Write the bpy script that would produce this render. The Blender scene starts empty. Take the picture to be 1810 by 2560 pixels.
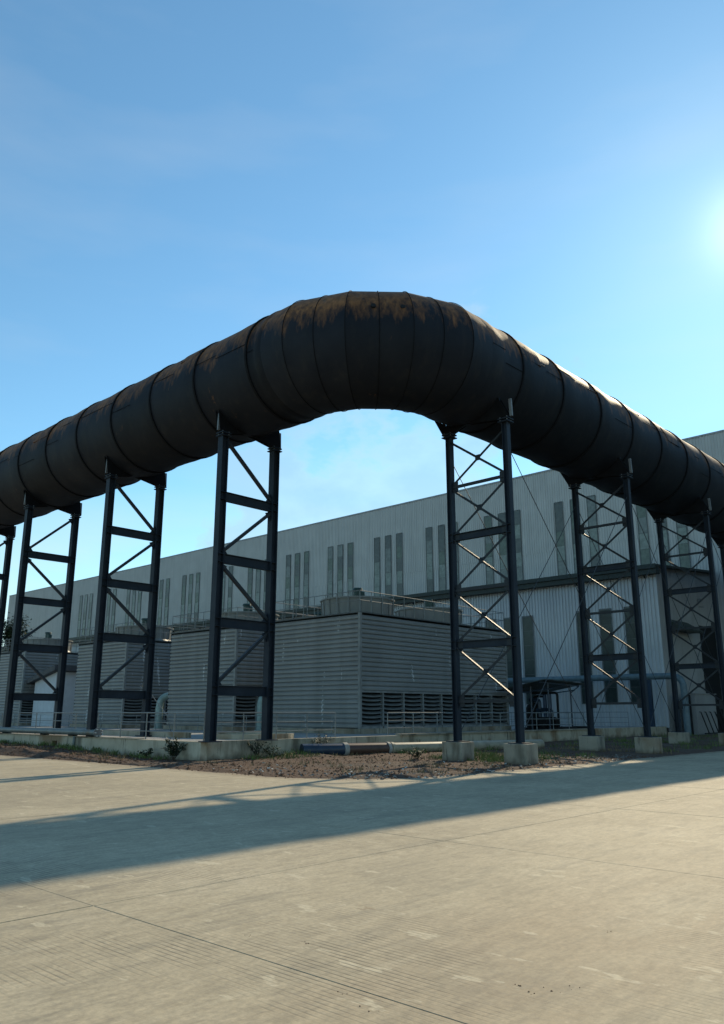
import bpy, bmesh, math, random
from mathutils import Vector, Matrix, noise
R = math.radians
random.seed(7)
sc = bpy.context.scene
COL = sc.collection

# ------------------------------------------------------------------ camera, sky, sun, exposure
CAM_H = 1.7
PITCH = 14.09
HEAD = 43.21            # the two arms of the duct run along world -X and world +Y
cam_d = bpy.data.cameras.new("camera")
cam = bpy.data.objects.new("camera", cam_d)
COL.objects.link(cam)
cam.location = (0, 0, CAM_H)
cam.rotation_euler = (R(90 + PITCH), 0, R(HEAD))
cam_d.sensor_fit = 'VERTICAL'
cam_d.sensor_height = 36
cam_d.sensor_width = 36
cam_d.lens = 28.125
cam_d.clip_end = 3000
sc.camera = cam

SUN_EL = R(30.4)
SUN_DIR = Vector((-0.249 * math.cos(SUN_EL), 0.968 * math.cos(SUN_EL), math.sin(SUN_EL))).normalized()
SUN_AZ = math.atan2(SUN_DIR.x, SUN_DIR.y)

world = bpy.data.worlds.new("World")
sc.world = world
world.use_nodes = True
wn, wl = world.node_tree.nodes, world.node_tree.links
wn.clear()
w_out = wn.new("ShaderNodeOutputWorld")
w_bg = wn.new("ShaderNodeBackground")
w_bg.inputs['Strength'].default_value = 0.15
sky = wn.new("ShaderNodeTexSky")
sky.sky_type = 'NISHITA'
sky.sun_disc = False
sky.sun_elevation = SUN_EL
sky.sun_rotation = SUN_AZ % (2 * math.pi)
sky.altitude = 30
sky.air_density = 1.0
sky.dust_density = 0.08
sky.ozone_density = 1.6
# a bank of thin cumulus low over the far roof, in the direction where it stands
tc = wn.new("ShaderNodeTexCoord")
def wmath(op, a=None, b=None, clamp=False):
    n = wn.new("ShaderNodeMath"); n.operation = op; n.use_clamp = clamp
    for i, v in enumerate((a, b)):
        if v is None: continue
        if isinstance(v, (int, float)): n.inputs[i].default_value = v
        else: wl.new(v, n.inputs[i])
    return n.outputs[0]
def wramp(fac, stops):
    n = wn.new("ShaderNodeValToRGB")
    while len(n.color_ramp.elements) < len(stops): n.color_ramp.elements.new(0.5)
    for e, (p, c) in zip(n.color_ramp.elements, stops):
        e.position = p; e.color = (c, c, c, 1) if isinstance(c, (int, float)) else (*c, 1)
    wl.new(fac, n.inputs[0]); return n.outputs[0]
sep = wn.new("ShaderNodeSeparateXYZ"); wl.new(tc.outputs['Generated'], sep.inputs[0])
cmap = wn.new("ShaderNodeMapping"); cmap.inputs['Scale'].default_value = (1, 1, 1.6)
wl.new(tc.outputs['Generated'], cmap.inputs[0])
cn = wn.new("ShaderNodeTexNoise"); cn.inputs['Scale'].default_value = 9.0
cn.inputs['Detail'].default_value = 6; cn.inputs['Roughness'].default_value = 0.55
wl.new(cmap.outputs[0], cn.inputs['Vector'])
dist = wn.new("ShaderNodeVectorMath"); dist.operation = 'DISTANCE'
wl.new(tc.outputs['Generated'], dist.inputs[0])
dist.inputs[1].default_value = (-0.625, 0.735, 0.20)
bank = wmath('ADD', cn.outputs['Fac'], wmath('MULTIPLY', dist.outputs['Value'], -1.3))
bank = wramp(wmath('ADD', bank, 0.0), [(0.23, 0.0), (0.32, 0.62), (0.5, 0.6)])
wisp_map = wn.new("ShaderNodeMapping"); wisp_map.inputs['Scale'].default_value = (2.2, 2.2, 9)
wl.new(tc.outputs['Generated'], wisp_map.inputs[0])
wisp = wn.new("ShaderNodeTexNoise"); wisp.inputs['Scale'].default_value = 1.6; wisp.inputs['Detail'].default_value = 5
wl.new(wisp_map.outputs[0], wisp.inputs['Vector'])
low = wramp(sep.outputs['Z'], [(0.04, 1.0), (0.27, 0.0)])
hazy = wmath('ADD', wramp(wisp.outputs['Fac'], [(0.45, 0.0), (0.75, 0.09)]), wmath('MULTIPLY', low, wramp(wisp.outputs['Fac'], [(0.35, 0.10), (0.65, 0.62)])))
cm = wn.new("ShaderNodeMixRGB"); wl.new(hazy, cm.inputs[0])
tint = wn.new("ShaderNodeMixRGB"); tint.blend_type = 'MULTIPLY'; tint.inputs[0].default_value = 1.0
tint.inputs[2].default_value = (0.635, 0.895, 0.885, 1)
wl.new(sky.outputs[0], tint.inputs[1])
bm_ = wn.new("ShaderNodeMixRGB"); wl.new(bank, bm_.inputs[0]); wl.new(tint.outputs[0], bm_.inputs[1])
bcol = wramp(cn.outputs['Fac'], [(0.42, (0.30, 0.45, 0.60)), (0.62, (0.23, 0.36, 0.48))])
bsc = wn.new("ShaderNodeMixRGB"); bsc.blend_type = 'MULTIPLY'; bsc.inputs[0].default_value = 1; bsc.inputs[2].default_value = (10, 10, 9.6, 1)
wl.new(bcol, bsc.inputs[1]); wl.new(bsc.outputs[0], bm_.inputs[2])
wl.new(bm_.outputs[0], cm.inputs[1]); cm.inputs[2].default_value = (4.5, 4.5, 4.3, 1)
# whitening of the air round the sun, which stands just outside the picture
sd = wn.new("ShaderNodeVectorMath"); sd.operation = 'DOT_PRODUCT'
nrm = wn.new("ShaderNodeVectorMath"); nrm.operation = 'NORMALIZE'; wl.new(tc.outputs['Generated'], nrm.inputs[0])
wl.new(nrm.outputs[0], sd.inputs[0]); sd.inputs[1].default_value = SUN_DIR
aur = wmath('ADD', wmath('MULTIPLY', wmath('POWER', wmath('MAXIMUM', sd.outputs['Value'], 0.0), 1100.0), 0.22), wmath('MULTIPLY', wmath('POWER', wmath('MAXIMUM', sd.outputs['Value'], 0.0), 70.0), 0.03))
am = wn.new("ShaderNodeMixRGB"); am.blend_type = 'ADD'; wl.new(aur, am.inputs[0])
wl.new(cm.outputs[0], am.inputs[1]); am.inputs[2].default_value = (9.0, 9.0, 7.5, 1)
wl.new(am.outputs[0], w_bg.inputs['Color'])
wl.new(w_bg.outputs[0], w_out.inputs['Surface'])

sun_d = bpy.data.lights.new("sun", 'SUN')
sun_d.energy = 3.5
sun_d.angle = R(0.9)
sun_d.color = (1.0, 0.84, 0.58)
sun = bpy.data.objects.new("sun", sun_d)
COL.objects.link(sun)
sun.rotation_euler = SUN_DIR.to_track_quat('Z', 'Y').to_euler()
sun.location = (-60, 200, 120)

sc.view_settings.view_transform = 'Standard'
sc.view_settings.look = 'None'
sc.view_settings.exposure = 0.42
sc.view_settings.gamma = 1.0
sc.view_settings.use_curve_mapping = False
sc.render.engine = 'CYCLES'
sc.cycles.max_bounces = 6

# ------------------------------------------------------------------ helpers
def P(A, B, z):                      # A along the arm by the low wall, B along the arm on footings
    return Vector((-A, B, z))
ORG = {}

def thing(name, label, cat, A, B, z, group=None):
    o = bpy.data.objects.new(name, None); COL.objects.link(o)
    o.empty_display_size = 0.3
    o.location = P(A, B, z); ORG[o.name] = Vector(o.location)
    o['label'] = label; o['category'] = cat
    if group: o['group'] = group
    return o

def org(o):
    while o is not None and o.name not in ORG: o = o.parent
    return ORG[o.name] if o is not None else Vector((0, 0, 0))

class MB:
    def __init__(s): s.v = []; s.f = []; s.sm = False
    def add(s, vs, fs):
        n = len(s.v); s.v += [Vector(v) for v in vs]; s.f += [[i + n for i in f] for f in fs]; return s
    def box(s, A0, A1, B0, B1, z0, z1):
        vs = [P(A, B, z) for z in (z0, z1) for (A, B) in ((A0, B0), (A1, B0), (A1, B1), (A0, B1))]
        return s.add(vs, [[0,1,2,3],[4,5,6,7],[0,1,5,4],[1,2,6,5],[2,3,7,6],[3,0,4,7]])
    def bar(s, p, q, w, d, up=(0, 0, 1)):       # p, q as (A,B,z); w across, d along 'up'
        p, q = P(*p), P(*q); t = (q - p).normalized(); u = Vector(up)
        if abs(t.dot(u)) > 0.98: u = Vector((1, 0, 0))
        x = t.cross(u).normalized(); y = x.cross(t).normalized()
        vs = [c + x * w / 2 * a + y * d / 2 * b for c in (p, q) for a, b in ((-1,-1),(1,-1),(1,1),(-1,1))]
        return s.add(vs, [[0,1,2,3],[4,5,6,7],[0,1,5,4],[1,2,6,5],[2,3,7,6],[3,0,4,7]])
    def tube(s, pts, r, n=10, caps=True, conv=True):
        pts = [P(*p) for p in pts] if conv else [Vector(p) for p in pts]
        rs = r if isinstance(r, (list, tuple)) else [r] * len(pts)
        rings = []; x = None
        for i, p in enumerate(pts):
            a = pts[max(i - 1, 0)]; b = pts[min(i + 1, len(pts) - 1)]
            t = (b - a).normalized()
            if x is None:
                x = t.cross(Vector((0, 0, 1)))
                if x.length < 0.05: x = t.cross(Vector((1, 0, 0)))
            x = (x - t * x.dot(t)).normalized(); y = t.cross(x)
            rings.append([p + (x * math.cos(2*math.pi*k/n) + y * math.sin(2*math.pi*k/n)) * rs[i] for k in range(n)])
        vs = [v for r_ in rings for v in r_]; fs = []
        for i in range(len(rings) - 1):
            for k in range(n):
                fs.append([i*n+k, i*n+(k+1)%n, (i+1)*n+(k+1)%n, (i+1)*n+k])
        if caps: fs += [list(range(n)), list(range((len(rings)-1)*n, len(rings)*n))]
        s.sm = True
        return s.add(vs, fs)
    def cyl(s, A, B, z0, z1, r0, r1=None, n=32, caps=True):
        r1 = r0 if r1 is None else r1
        vs = [P(A + r * math.cos(2*math.pi*k/n), B + r * math.sin(2*math.pi*k/n), z) for r, z in ((r0, z0), (r1, z1)) for k in range(n)]
        fs = [[k, (k+1)%n, n+(k+1)%n, n+k] for k in range(n)]
        if caps: fs += [list(range(n)), list(range(n, 2*n))]
        s.sm = True
        return s.add(vs, fs)
    def prism(s, poly, axis, t0, t1):           # poly of (u, z); axis 'A': u is B, extruded along A
        vs = []
        for t in (t0, t1):
            for u, z in poly: vs.append(P(t, u, z) if axis == 'A' else P(u, t, z))
        n = len(poly)
        return s.add(vs, [list(range(n)), list(range(n, 2*n))] + [[k, (k+1)%n, n+(k+1)%n, n+k] for k in range(n)])
    def mesh(s, name, mat, origin, smooth=None, normals=True):
        me = bpy.data.meshes.new(name)
        me.from_pydata([v - origin for v in s.v], [], s.f)
        if normals:
            bm = bmesh.new(); bm.from_mesh(me)
            bmesh.ops.recalc_face_normals(bm, faces=bm.faces); bm.to_mesh(me); bm.free()
        if mat: me.materials.append(mat)
        if s.sm if smooth is None else smooth:
            me.polygons.foreach_set('use_smooth', [True] * len(me.polygons))
            try: me.set_sharp_from_angle(angle=R(35))
            except Exception: pass
        return me
    def build(s, name, mat, parent=None, smooth=None, normals=True):
        o = bpy.data.objects.new(name, s.mesh(name, mat, org(parent), smooth, normals))
        COL.objects.link(o)
        if parent is not None: o.parent = parent
        return o

def tag(o, label=None, cat=None, group=None, kind=None):
    if label: o['label'] = label
    if cat: o['category'] = cat
    if group: o['group'] = group
    if kind: o['kind'] = kind
    return o

def inst(src, parent, loc):          # another piece sharing src's mesh
    o = src.copy(); COL.objects.link(o); o.parent = parent; o.location = loc
    return o

def copy_tree(o, parent=None):
    c = o.copy(); COL.objects.link(c); c.parent = parent
    for ch in list(o.children): copy_tree(ch, c)
    return c

# ------------------------------------------------------------------ materials
def nodes(name, rough=0.6, metal=0.0):
    m = bpy.data.materials.new(name); m.use_nodes = True
    t = m.node_tree; b = t.nodes['Principled BSDF']
    b.inputs['Roughness'].default_value = rough; b.inputs['Metallic'].default_value = metal
    return m, t, b
def nz(t, scale, detail=4, rough=0.55, coord='pos', stretch=(1, 1, 1)):
    if coord == 'pos': src = t.nodes.new('ShaderNodeNewGeometry').outputs['Position']
    else: src = t.nodes.new('ShaderNodeTexCoord').outputs['Object']
    mp = t.nodes.new('ShaderNodeMapping'); mp.inputs['Scale'].default_value = stretch
    t.links.new(src, mp.inputs[0])
    n = t.nodes.new('ShaderNodeTexNoise'); n.inputs['Scale'].default_value = scale
    n.inputs['Detail'].default_value = detail; n.inputs['Roughness'].default_value = rough
    t.links.new(mp.outputs[0], n.inputs['Vector']); return n.outputs['Fac']
def ramp(t, fac, stops):
    n = t.nodes.new('ShaderNodeValToRGB')
    while len(n.color_ramp.elements) < len(stops): n.color_ramp.elements.new(0.5)
    for e, (p, c) in zip(n.color_ramp.elements, stops):
        e.position = p; e.color = (c, c, c, 1) if isinstance(c, (int, float)) else (*c, 1)
    t.links.new(fac, n.inputs[0]); return n.outputs[0]
def mix(t, fac, a, b, blend='MIX'):
    n = t.nodes.new('ShaderNodeMixRGB'); n.blend_type = blend
    for i, v in ((0, fac), (1, a), (2, b)):
        if isinstance(v, (int, float)): n.inputs[i].default_value = v
        elif isinstance(v, tuple): n.inputs[i].default_value = (*v, 1)
        else: t.links.new(v, n.inputs[i])
    return n.outputs[0]
def mth(t, op, a, b=None, clamp=False):
    n = t.nodes.new('ShaderNodeMath'); n.operation = op; n.use_clamp = clamp
    for i, v in enumerate((a, b)):
        if v is None: continue
        if isinstance(v, (int, float)): n.inputs[i].default_value = v
        else: t.links.new(v, n.inputs[i])
    return n.outputs[0]
def bump(t, b, h, strength=0.3, dist=0.02):
    n = t.nodes.new('ShaderNodeBump'); n.inputs['Strength'].default_value = strength
    n.inputs['Distance'].default_value = dist
    t.links.new(h, n.inputs['Height']); t.links.new(n.outputs[0], b.inputs['Normal'])
def setc(t, b, c):
    if isinstance(c, tuple): b.inputs['Base Color'].default_value = (*c, 1)
    else: t.links.new(c, b.inputs['Base Color'])
def posz(t):
    s = t.nodes.new('ShaderNodeSeparateXYZ')
    t.links.new(t.nodes.new('ShaderNodeNewGeometry').outputs['Position'], s.inputs[0]); return s.outputs

def plain(name, c, rough=0.6, metal=0.0, var=0.25, scale=3.0, dirt=None, spec=0.4):
    m, t, b = nodes(name, rough, metal)
    f = nz(t, scale, 5)
    col = ramp(t, f, [(0.3, tuple(x * (1 - var) for x in c)), (0.7, tuple(min(1, x * (1 + var)) for x in c))])
    if dirt: col = mix(t, ramp(t, nz(t, scale * 0.6, 6, stretch=(1, 1, 0.3)), [(0.5, 0.0), (0.72, 0.8)]), col, dirt)
    b.inputs['Specular IOR Level'].default_value = spec
    setc(t, b, col); return m

def m_duct():
    m, t, b = nodes("duct_paint", 0.62)
    base = ramp(t, nz(t, 0.7, 5), [(0.3, (0.0080, 0.0094, 0.0138)), (0.7, (0.0145, 0.0160, 0.0205))])
    base = mix(t, ramp(t, nz(t, 2.5, 6, stretch=(1, 1, 0.15)), [(0.52, 0.0), (0.75, 0.4)]), base, (0.034, 0.030, 0.026))
    z = posz(t)['Z'] if False else None
    zz = posz(t)[2]
    up = ramp(t, mth(t, 'DIVIDE', mth(t, 'SUBTRACT', zz, 13.3), 3.6), [(0.30, 0.0), (1.0, 0.50)])
    streak = nz(t, 1.2, 7, 0.65, stretch=(1, 1, 0.35))
    fine = nz(t, 6, 5, 0.6, stretch=(1, 1, 0.25))
    rust = mth(t, 'ADD', mth(t, 'ADD', mth(t, 'MULTIPLY', streak, 0.55), mth(t, 'MULTIPLY', fine, 0.25)), up)
    rm = ramp(t, rust, [(0.50, 0.0), (0.66, 0.95)])
    rc = ramp(t, fine, [(0.3, (0.075, 0.034, 0.016)), (0.68, (0.25, 0.108, 0.040))])
    col = mix(t, rm, base, rc)
    pale = ramp(t, mth(t, 'ADD', nz(t, 2.1, 6, 0.7, stretch=(1, 1, 0.3)), mth(t, 'MULTIPLY', up, 0.4)), [(0.70, 0.0), (0.78, 0.5)])
    col = mix(t, pale, col, (0.12, 0.10, 0.085))
    oi = t.nodes.new('ShaderNodeObjectInfo')
    vv = mth(t, 'ADD', mth(t, 'MULTIPLY', oi.outputs['Random'], 0.55), 0.72)
    cv = t.nodes.new('ShaderNodeCombineXYZ')
    for i in range(3): t.links.new(vv, cv.inputs[i])
    col = mix(t, 1.0, col, cv.outputs[0], 'MULTIPLY')
    setc(t, b, col)
    b.inputs['Specular IOR Level'].default_value = 0.16
    bump(t, b, nz(t, 5, 5), 0.25, 0.02); return m

def m_steel():
    m, t, b = nodes("dark_blue_paint", 0.55)
    c = ramp(t, nz(t, 1.5, 5), [(0.3, (0.013, 0.019, 0.029)), (0.7, (0.023, 0.031, 0.043))])
    c = mix(t, ramp(t, nz(t, 5, 6, stretch=(1, 1, 0.3)), [(0.60, 0.0), (0.75, 0.35)]), c, (0.05, 0.05, 0.048))
    setc(t, b, c); b.inputs['Specular IOR Level'].default_value = 0.18; return m

def m_concrete(name, c0, c1, stain, grime=0.6, rust=0.0):
    m, t, b = nodes(name, 0.88)
    c = ramp(t, nz(t, 1.3, 7, 0.6), [(0.3, c0), (0.7, c1)])
    c = mix(t, ramp(t, nz(t, 1.1, 6, 0.6, stretch=(1, 1, 0.25)), [(0.52, 0.0), (0.66, grime)]), c, stain)
    c = mix(t, ramp(t, nz(t, 6, 6, 0.65, stretch=(1, 1, 0.12)), [(0.60, 0.0), (0.68, 0.75)]), c, (0.03, 0.03, 0.024))
    if rust: c = mix(t, ramp(t, nz(t, 0.55, 3), [(0.55, 0.0), (0.68, rust)]), c, (0.20, 0.115, 0.052))
    zz = posz(t)[2]
    mud = mth(t, 'ADD', mth(t, 'MULTIPLY', zz, -1.6), mth(t, 'MULTIPLY', nz(t, 2.0, 4), 0.9))
    c = mix(t, ramp(t, mud, [(0.05, 0.0), (0.38, 0.75)]), c, (0.10, 0.07, 0.045))
    setc(t, b, c); bump(t, b, nz(t, 14, 6), 0.35, 0.02); return m

def m_road():
    m, t, b = nodes("road_concrete", 0.82)
    big = nz(t, 0.30, 7, 0.68)
    c = ramp(t, big, [(0.32, (0.315, 0.262, 0.172)), (0.5, (0.425, 0.350, 0.226)), (0.7, (0.515, 0.432, 0.290))])
    # long wheel polished streaks along the lane
    st = nz(t, 1.3, 10, 0.74, stretch=(2.6, 0.4, 1))
    c = mix(t, ramp(t, st, [(0.36, 0.6), (0.49, 0.0)]), c, (0.255, 0.22, 0.152))
    c = mix(t, ramp(t, st, [(0.56, 0.0), (0.64, 0.5)]), c, (0.50, 0.425, 0.285))
    # red earth carried on by wheels, more of it towards the near slabs
    px = posz(t)
    near = ramp(t, mth(t, 'MULTIPLY', mth(t, 'ADD', px[0], 6.2), 0.24), [(0.25, 0.0), (0.95, 0.75)])
    er = nz(t, 0.45, 5, 0.6, stretch=(1.2, 0.6, 1))
    c = mix(t, mth(t, 'MULTIPLY', ramp(t, er, [(0.38, 0.0), (0.66, 1.0)]), near), c, (0.31, 0.205, 0.112))
    md = nz(t, 7.0, 9, 0.78, stretch=(1.5, 0.55, 1))
    mv = ramp(t, md, [(0.34, 0.74), (0.5, 1.0), (0.66, 1.2)])
    c = mix(t, 1.0, c, mv, 'MULTIPLY')
    # worn pale scuffs
    sc_ = nz(t, 1.9, 5, 0.6, stretch=(0.8, 1.7, 1))
    c = mix(t, ramp(t, sc_, [(0.625, 0.0), (0.655, 0.7)]), c, (0.60, 0.515, 0.35))
    c = mix(t, ramp(t, nz(t, 23, 6, 0.65), [(0.35, 0.35), (0.6, 0.0)]), c, (0.17, 0.15, 0.115))
    pt = nz(t, 1.15, 6, 0.7, stretch=(0.7, 1.3, 1))
    c = mix(t, ramp(t, pt, [(0.67, 0.0), (0.695, 0.6)]), c, (0.225, 0.160, 0.092))
    # tined grooves running across the lane
    n = t.nodes.new('ShaderNodeTexWave'); n.wave_type = 'BANDS'; n.bands_direction = 'Y'
    n.inputs['Scale'].default_value = 5.6; n.inputs['Distortion'].default_value = 0.9
    n.inputs['Detail'].default_value = 2; n.inputs['Detail Scale'].default_value = 0.4
    mp = t.nodes.new('ShaderNodeMapping'); mp.inputs['Scale'].default_value = (0.25, 1, 1)
    t.links.new(t.nodes.new('ShaderNodeNewGeometry').outputs['Position'], mp.inputs[0])
    t.links.new(mp.outputs[0], n.inputs['Vector'])
    wear = ramp(t, nz(t, 0.55, 5, 0.6, stretch=(1, 0.7, 1)), [(0.47, 0.0), (0.64, 1.0)])
    brk = ramp(t, nz(t, 2.4, 4, 0.6, stretch=(0.8, 2.2, 1)), [(0.36, 0.0), (0.6, 1.0)])
    gr = mth(t, 'MULTIPLY', mth(t, 'MULTIPLY', ramp(t, n.outputs['Fac'], [(0.04, 1.0), (0.30, 0.0)]), brk), mth(t, 'MULTIPLY', wear, 0.9))
    c = mix(t, mth(t, 'MULTIPLY', gr, 0.85), c, (0.13, 0.105, 0.070))
    qa = mth(t, 'MAXIMUM', mth(t, 'SUBTRACT', 4.2 + 13.85, mth(t, 'MULTIPLY', px[0], -1.0)), 0.0)
    qb = mth(t, 'MAXIMUM', mth(t, 'SUBTRACT', 4.2 + 14.75, px[1]), 0.0)
    ed = mth(t, 'SUBTRACT', 4.2, mth(t, 'SQRT', mth(t, 'ADD', mth(t, 'MULTIPLY', qa, qa), mth(t, 'MULTIPLY', qb, qb))))
    spill = ramp(t, mth(t, 'ADD', mth(t, 'ADD', ed, 0.55), mth(t, 'MULTIPLY', mth(t, 'SUBTRACT', nz(t, 2.2, 6, 0.65), 0.5), 1.5)), [(0.25, 0.0), (0.75, 0.55)])
    c = mix(t, spill, c, (0.17, 0.115, 0.07))
    setc(t, b, c)
    h = mth(t, 'SUBTRACT', mth(t, 'MULTIPLY', nz(t, 30, 6), 0.5), mth(t, 'MULTIPLY', gr, 1.2))
    bump(t, b, h, 0.5, 0.006); return m

def m_soil():
    m, t, b = nodes("red_soil", 0.95)
    c = ramp(t, nz(t, 0.9, 7, 0.65), [(0.3, (0.044, 0.022, 0.012)), (0.5, (0.082, 0.040, 0.021)), (0.72, (0.135, 0.076, 0.042))])
    c = mix(t, ramp(t, nz(t, 9, 6, 0.7), [(0.45, 0.0), (0.7, 0.6)]), c, (0.045, 0.028, 0.018))
    c = mix(t, ramp(t, nz(t, 0.35, 3), [(0.5, 0.0), (0.7, 0.5)]), c, (0.085, 0.078, 0.060))
    setc(t, b, c); bump(t, b, nz(t, 12, 8, 0.7), 0.9, 0.06); return m

def m_clad(name, c0, c1, streaks=0.0, rough=0.45, metal=0.0):
    m, t, b = nodes(name, rough, metal)
    c = ramp(t, nz(t, 0.5, 5), [(0.3, c0), (0.7, c1)])
    c = mix(t, ramp(t, nz(t, 2.0, 6, stretch=(1, 1, 0.06)), [(0.45, 0.0), (0.78, 0.45)]), c, tuple(x * 0.66 for x in c0))
    if streaks:
        v = nz(t, 2.4, 2, 0.5, stretch=(1, 1, 0.16))
        w = nz(t, 26, 2, 0.5, stretch=(1, 1, 0.35))
        k = mth(t, 'ADD', v, mth(t, 'MULTIPLY', w, 0.06))
        c = mix(t, ramp(t, k, [(0.735, 0.0), (0.75, streaks)]), c, (0.55, 0.56, 0.55))
    setc(t, b, c); return m

M_duct, M_steel = m_duct(), m_steel()
M_ring = plain("ring_iron", (0.008, 0.008, 0.009), 0.7, spec=0.1)
M_lite = plain("worn_grey_paint", (0.16, 0.17, 0.175), 0.5, dirt=(0.09, 0.06, 0.04))
M_brace = plain("brace_paint", (0.018, 0.022, 0.028), 0.5, spec=0.3)
M_wall = m_concrete("stained_wall_concrete", (0.33, 0.285, 0.205), (0.49, 0.43, 0.325), (0.095, 0.080, 0.052), 0.85, 0.8)
M_pad = m_concrete("pad_concrete", (0.24, 0.235, 0.22), (0.34, 0.33, 0.31), (0.13, 0.125, 0.11), 0.5)
M_foot = m_concrete("footing_concrete", (0.23, 0.20, 0.15), (0.36, 0.32, 0.25), (0.09, 0.078, 0.055), 0.8, 0.55)
M_road, M_soil = m_road(), m_soil()
M_joint = plain("joint_dirt", (0.022, 0.017, 0.012), 0.95)
M_ct = m_clad("grey_tower_cladding", (0.185, 0.185, 0.178), (0.235, 0.235, 0.226), 0.8, 0.5)
M_ctfr = plain("grey_tower_frame", (0.20, 0.205, 0.20), 0.5)
M_slat = plain("grey_louvre", (0.13, 0.14, 0.14), 0.5)
M_black = plain("dark_inside", (0.008, 0.009, 0.010), 0.9)
M_stack = m_clad("grey_fan_stack", (0.15, 0.16, 0.155), (0.20, 0.21, 0.20), 0.0, 0.5)
M_motor = plain("green_motor", (0.015, 0.045, 0.042), 0.45)
M_rail = plain("grey_rail", (0.17, 0.185, 0.185), 0.45)
M_deck = plain("tower_deck", (0.10, 0.11, 0.11), 0.7)
M_white = m_clad("white_wall_cladding", (0.41, 0.398, 0.380), (0.47, 0.458, 0.438), 0.0, 0.42)
M_white2 = m_clad("pale_annex_cladding", (0.43, 0.44, 0.445), (0.50, 0.51, 0.515), 0.0, 0.42)
M_end = m_clad("weathered_end_cladding", (0.25, 0.24, 0.23), (0.33, 0.32, 0.31), 0.0, 0.5)
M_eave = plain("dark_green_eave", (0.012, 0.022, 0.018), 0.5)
M_roof = plain("grey_roof", (0.25, 0.26, 0.27), 0.5)
M_panes = [plain("pane_olive", (0.10, 0.12, 0.092), 0.25), plain("pane_grey", (0.15, 0.16, 0.145), 0.25),
           plain("pane_dark", (0.085, 0.092, 0.085), 0.3), plain("pane_pale", (0.19, 0.215, 0.19), 0.4)]
M_panelow = [plain("pane_bottle", (0.028, 0.042, 0.038), 0.3), plain("pane_bottle_dark", (0.022, 0.033, 0.030), 0.3)]
M_winfr = plain("window_backing", (0.09, 0.10, 0.095), 0.6)
M_pipe = plain("grey_green_pipe", (0.12, 0.145, 0.145), 0.45, dirt=(0.12, 0.09, 0.06))
M_bluepipe = plain("blue_grey_pipe", (0.10, 0.145, 0.165), 0.4)
M_riser = plain("pale_green_riser", (0.22, 0.31, 0.30), 0.3)
M_navy = plain("navy_pipe", (0.020, 0.036, 0.060), 0.35)
M_brown = plain("brown_pipe", (0.075, 0.038, 0.026), 0.45)
M_tan = plain("tan_pipe", (0.30, 0.255, 0.18), 0.45)
M_hut = plain("hut_plaster", (0.50, 0.52, 0.54), 0.8, var=0.08)
M_hutroof = plain("hut_roof", (0.06, 0.062, 0.066), 0.7)
M_shed = plain("shed_sheet", (0.055, 0.065, 0.055), 0.6)
M_cable = plain("wire", (0.03, 0.033, 0.036), 0.5)
M_leaf = plain("leaf", (0.035, 0.065, 0.020), 0.6, var=0.5, scale=2)
M_leafd = plain("leaf_dark", (0.020, 0.040, 0.015), 0.6, var=0.5, scale=2)
M_grass = plain("grass_blade", (0.105, 0.140, 0.034), 0.7, var=0.45, scale=0.8)
M_dry = plain("dry_blade", (0.19, 0.135, 0.065), 0.8, var=0.45, scale=0.8)
M_bark = plain("bark", (0.06, 0.045, 0.03), 0.9)
M_collar = plain("dull_collar", (0.30, 0.285, 0.255), 0.7)
M_clod = plain("soil_clod", (0.095, 0.046, 0.024), 0.95, var=0.5, scale=6)
M_stone = plain("grey_stone", (0.17, 0.16, 0.145), 0.9, var=0.5, scale=5)
M_scrap = plain("pale_scrap", (0.55, 0.53, 0.48), 0.8)
M_ground = plain("far_ground", (0.16, 0.14, 0.11), 0.95, scale=0.1)

# ------------------------------------------------------------------ ground, road, soil
g = MB(); g.add([(-900, -300, -0.09), (900, -300, -0.09), (900, 1500, -0.09), (-900, 1500, -0.09)], [[0, 1, 2, 3]])
tag(g.build("ground", M_ground), kind='structure')
rb = MB(); rb.add([(-150, -60, -0.05), (60, -60, -0.05), (60, 150, -0.05), (-150, 150, -0.05)], [[0, 1, 2, 3]])
road = tag(rb.build("road", M_joint), kind='structure')
SA, SB = 6.7, 5.2
def slab_mesh(a, b, c=0.004):
    x0, x1, y0, y1 = 0.011, a - 0.011, 0.004, b - 0.004
    vs = [(-x0, y0, -0.04), (-x1, y0, -0.04), (-x1, y1, -0.04), (-x0, y1, -0.04),
          (-x0, y0, -c), (-x1, y0, -c), (-x1, y1, -c), (-x0, y1, -c),
          (-x0-c, y0+c, 0), (-x1+c, y0+c, 0), (-x1+c, y1-c, 0), (-x0-c, y1-c, 0)]
    fs = [[k, (k+1)%4, 4+(k+1)%4, 4+k] for k in range(4)] + [[4+k, 4+(k+1)%4, 8+(k+1)%4, 8+k] for k in range(4)] + [[8, 9, 10, 11]]
    m = MB(); m.add(vs, fs); return m.mesh("slab", M_road, Vector((0, 0, 0)))
slab_me = slab_mesh(SA, SB)
for i in range(-4, 13):
    for j in range(-4, 16):
        A0, B0 = 7.2 + SA * i, 4.1 + SB * j
        if A0 > 14 and B0 > 16: continue
        o = bpy.data.objects.new("slab", slab_me); COL.objects.link(o); o.parent = road
        o.location = P(A0, B0, random.uniform(-0.002, 0.002))

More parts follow.
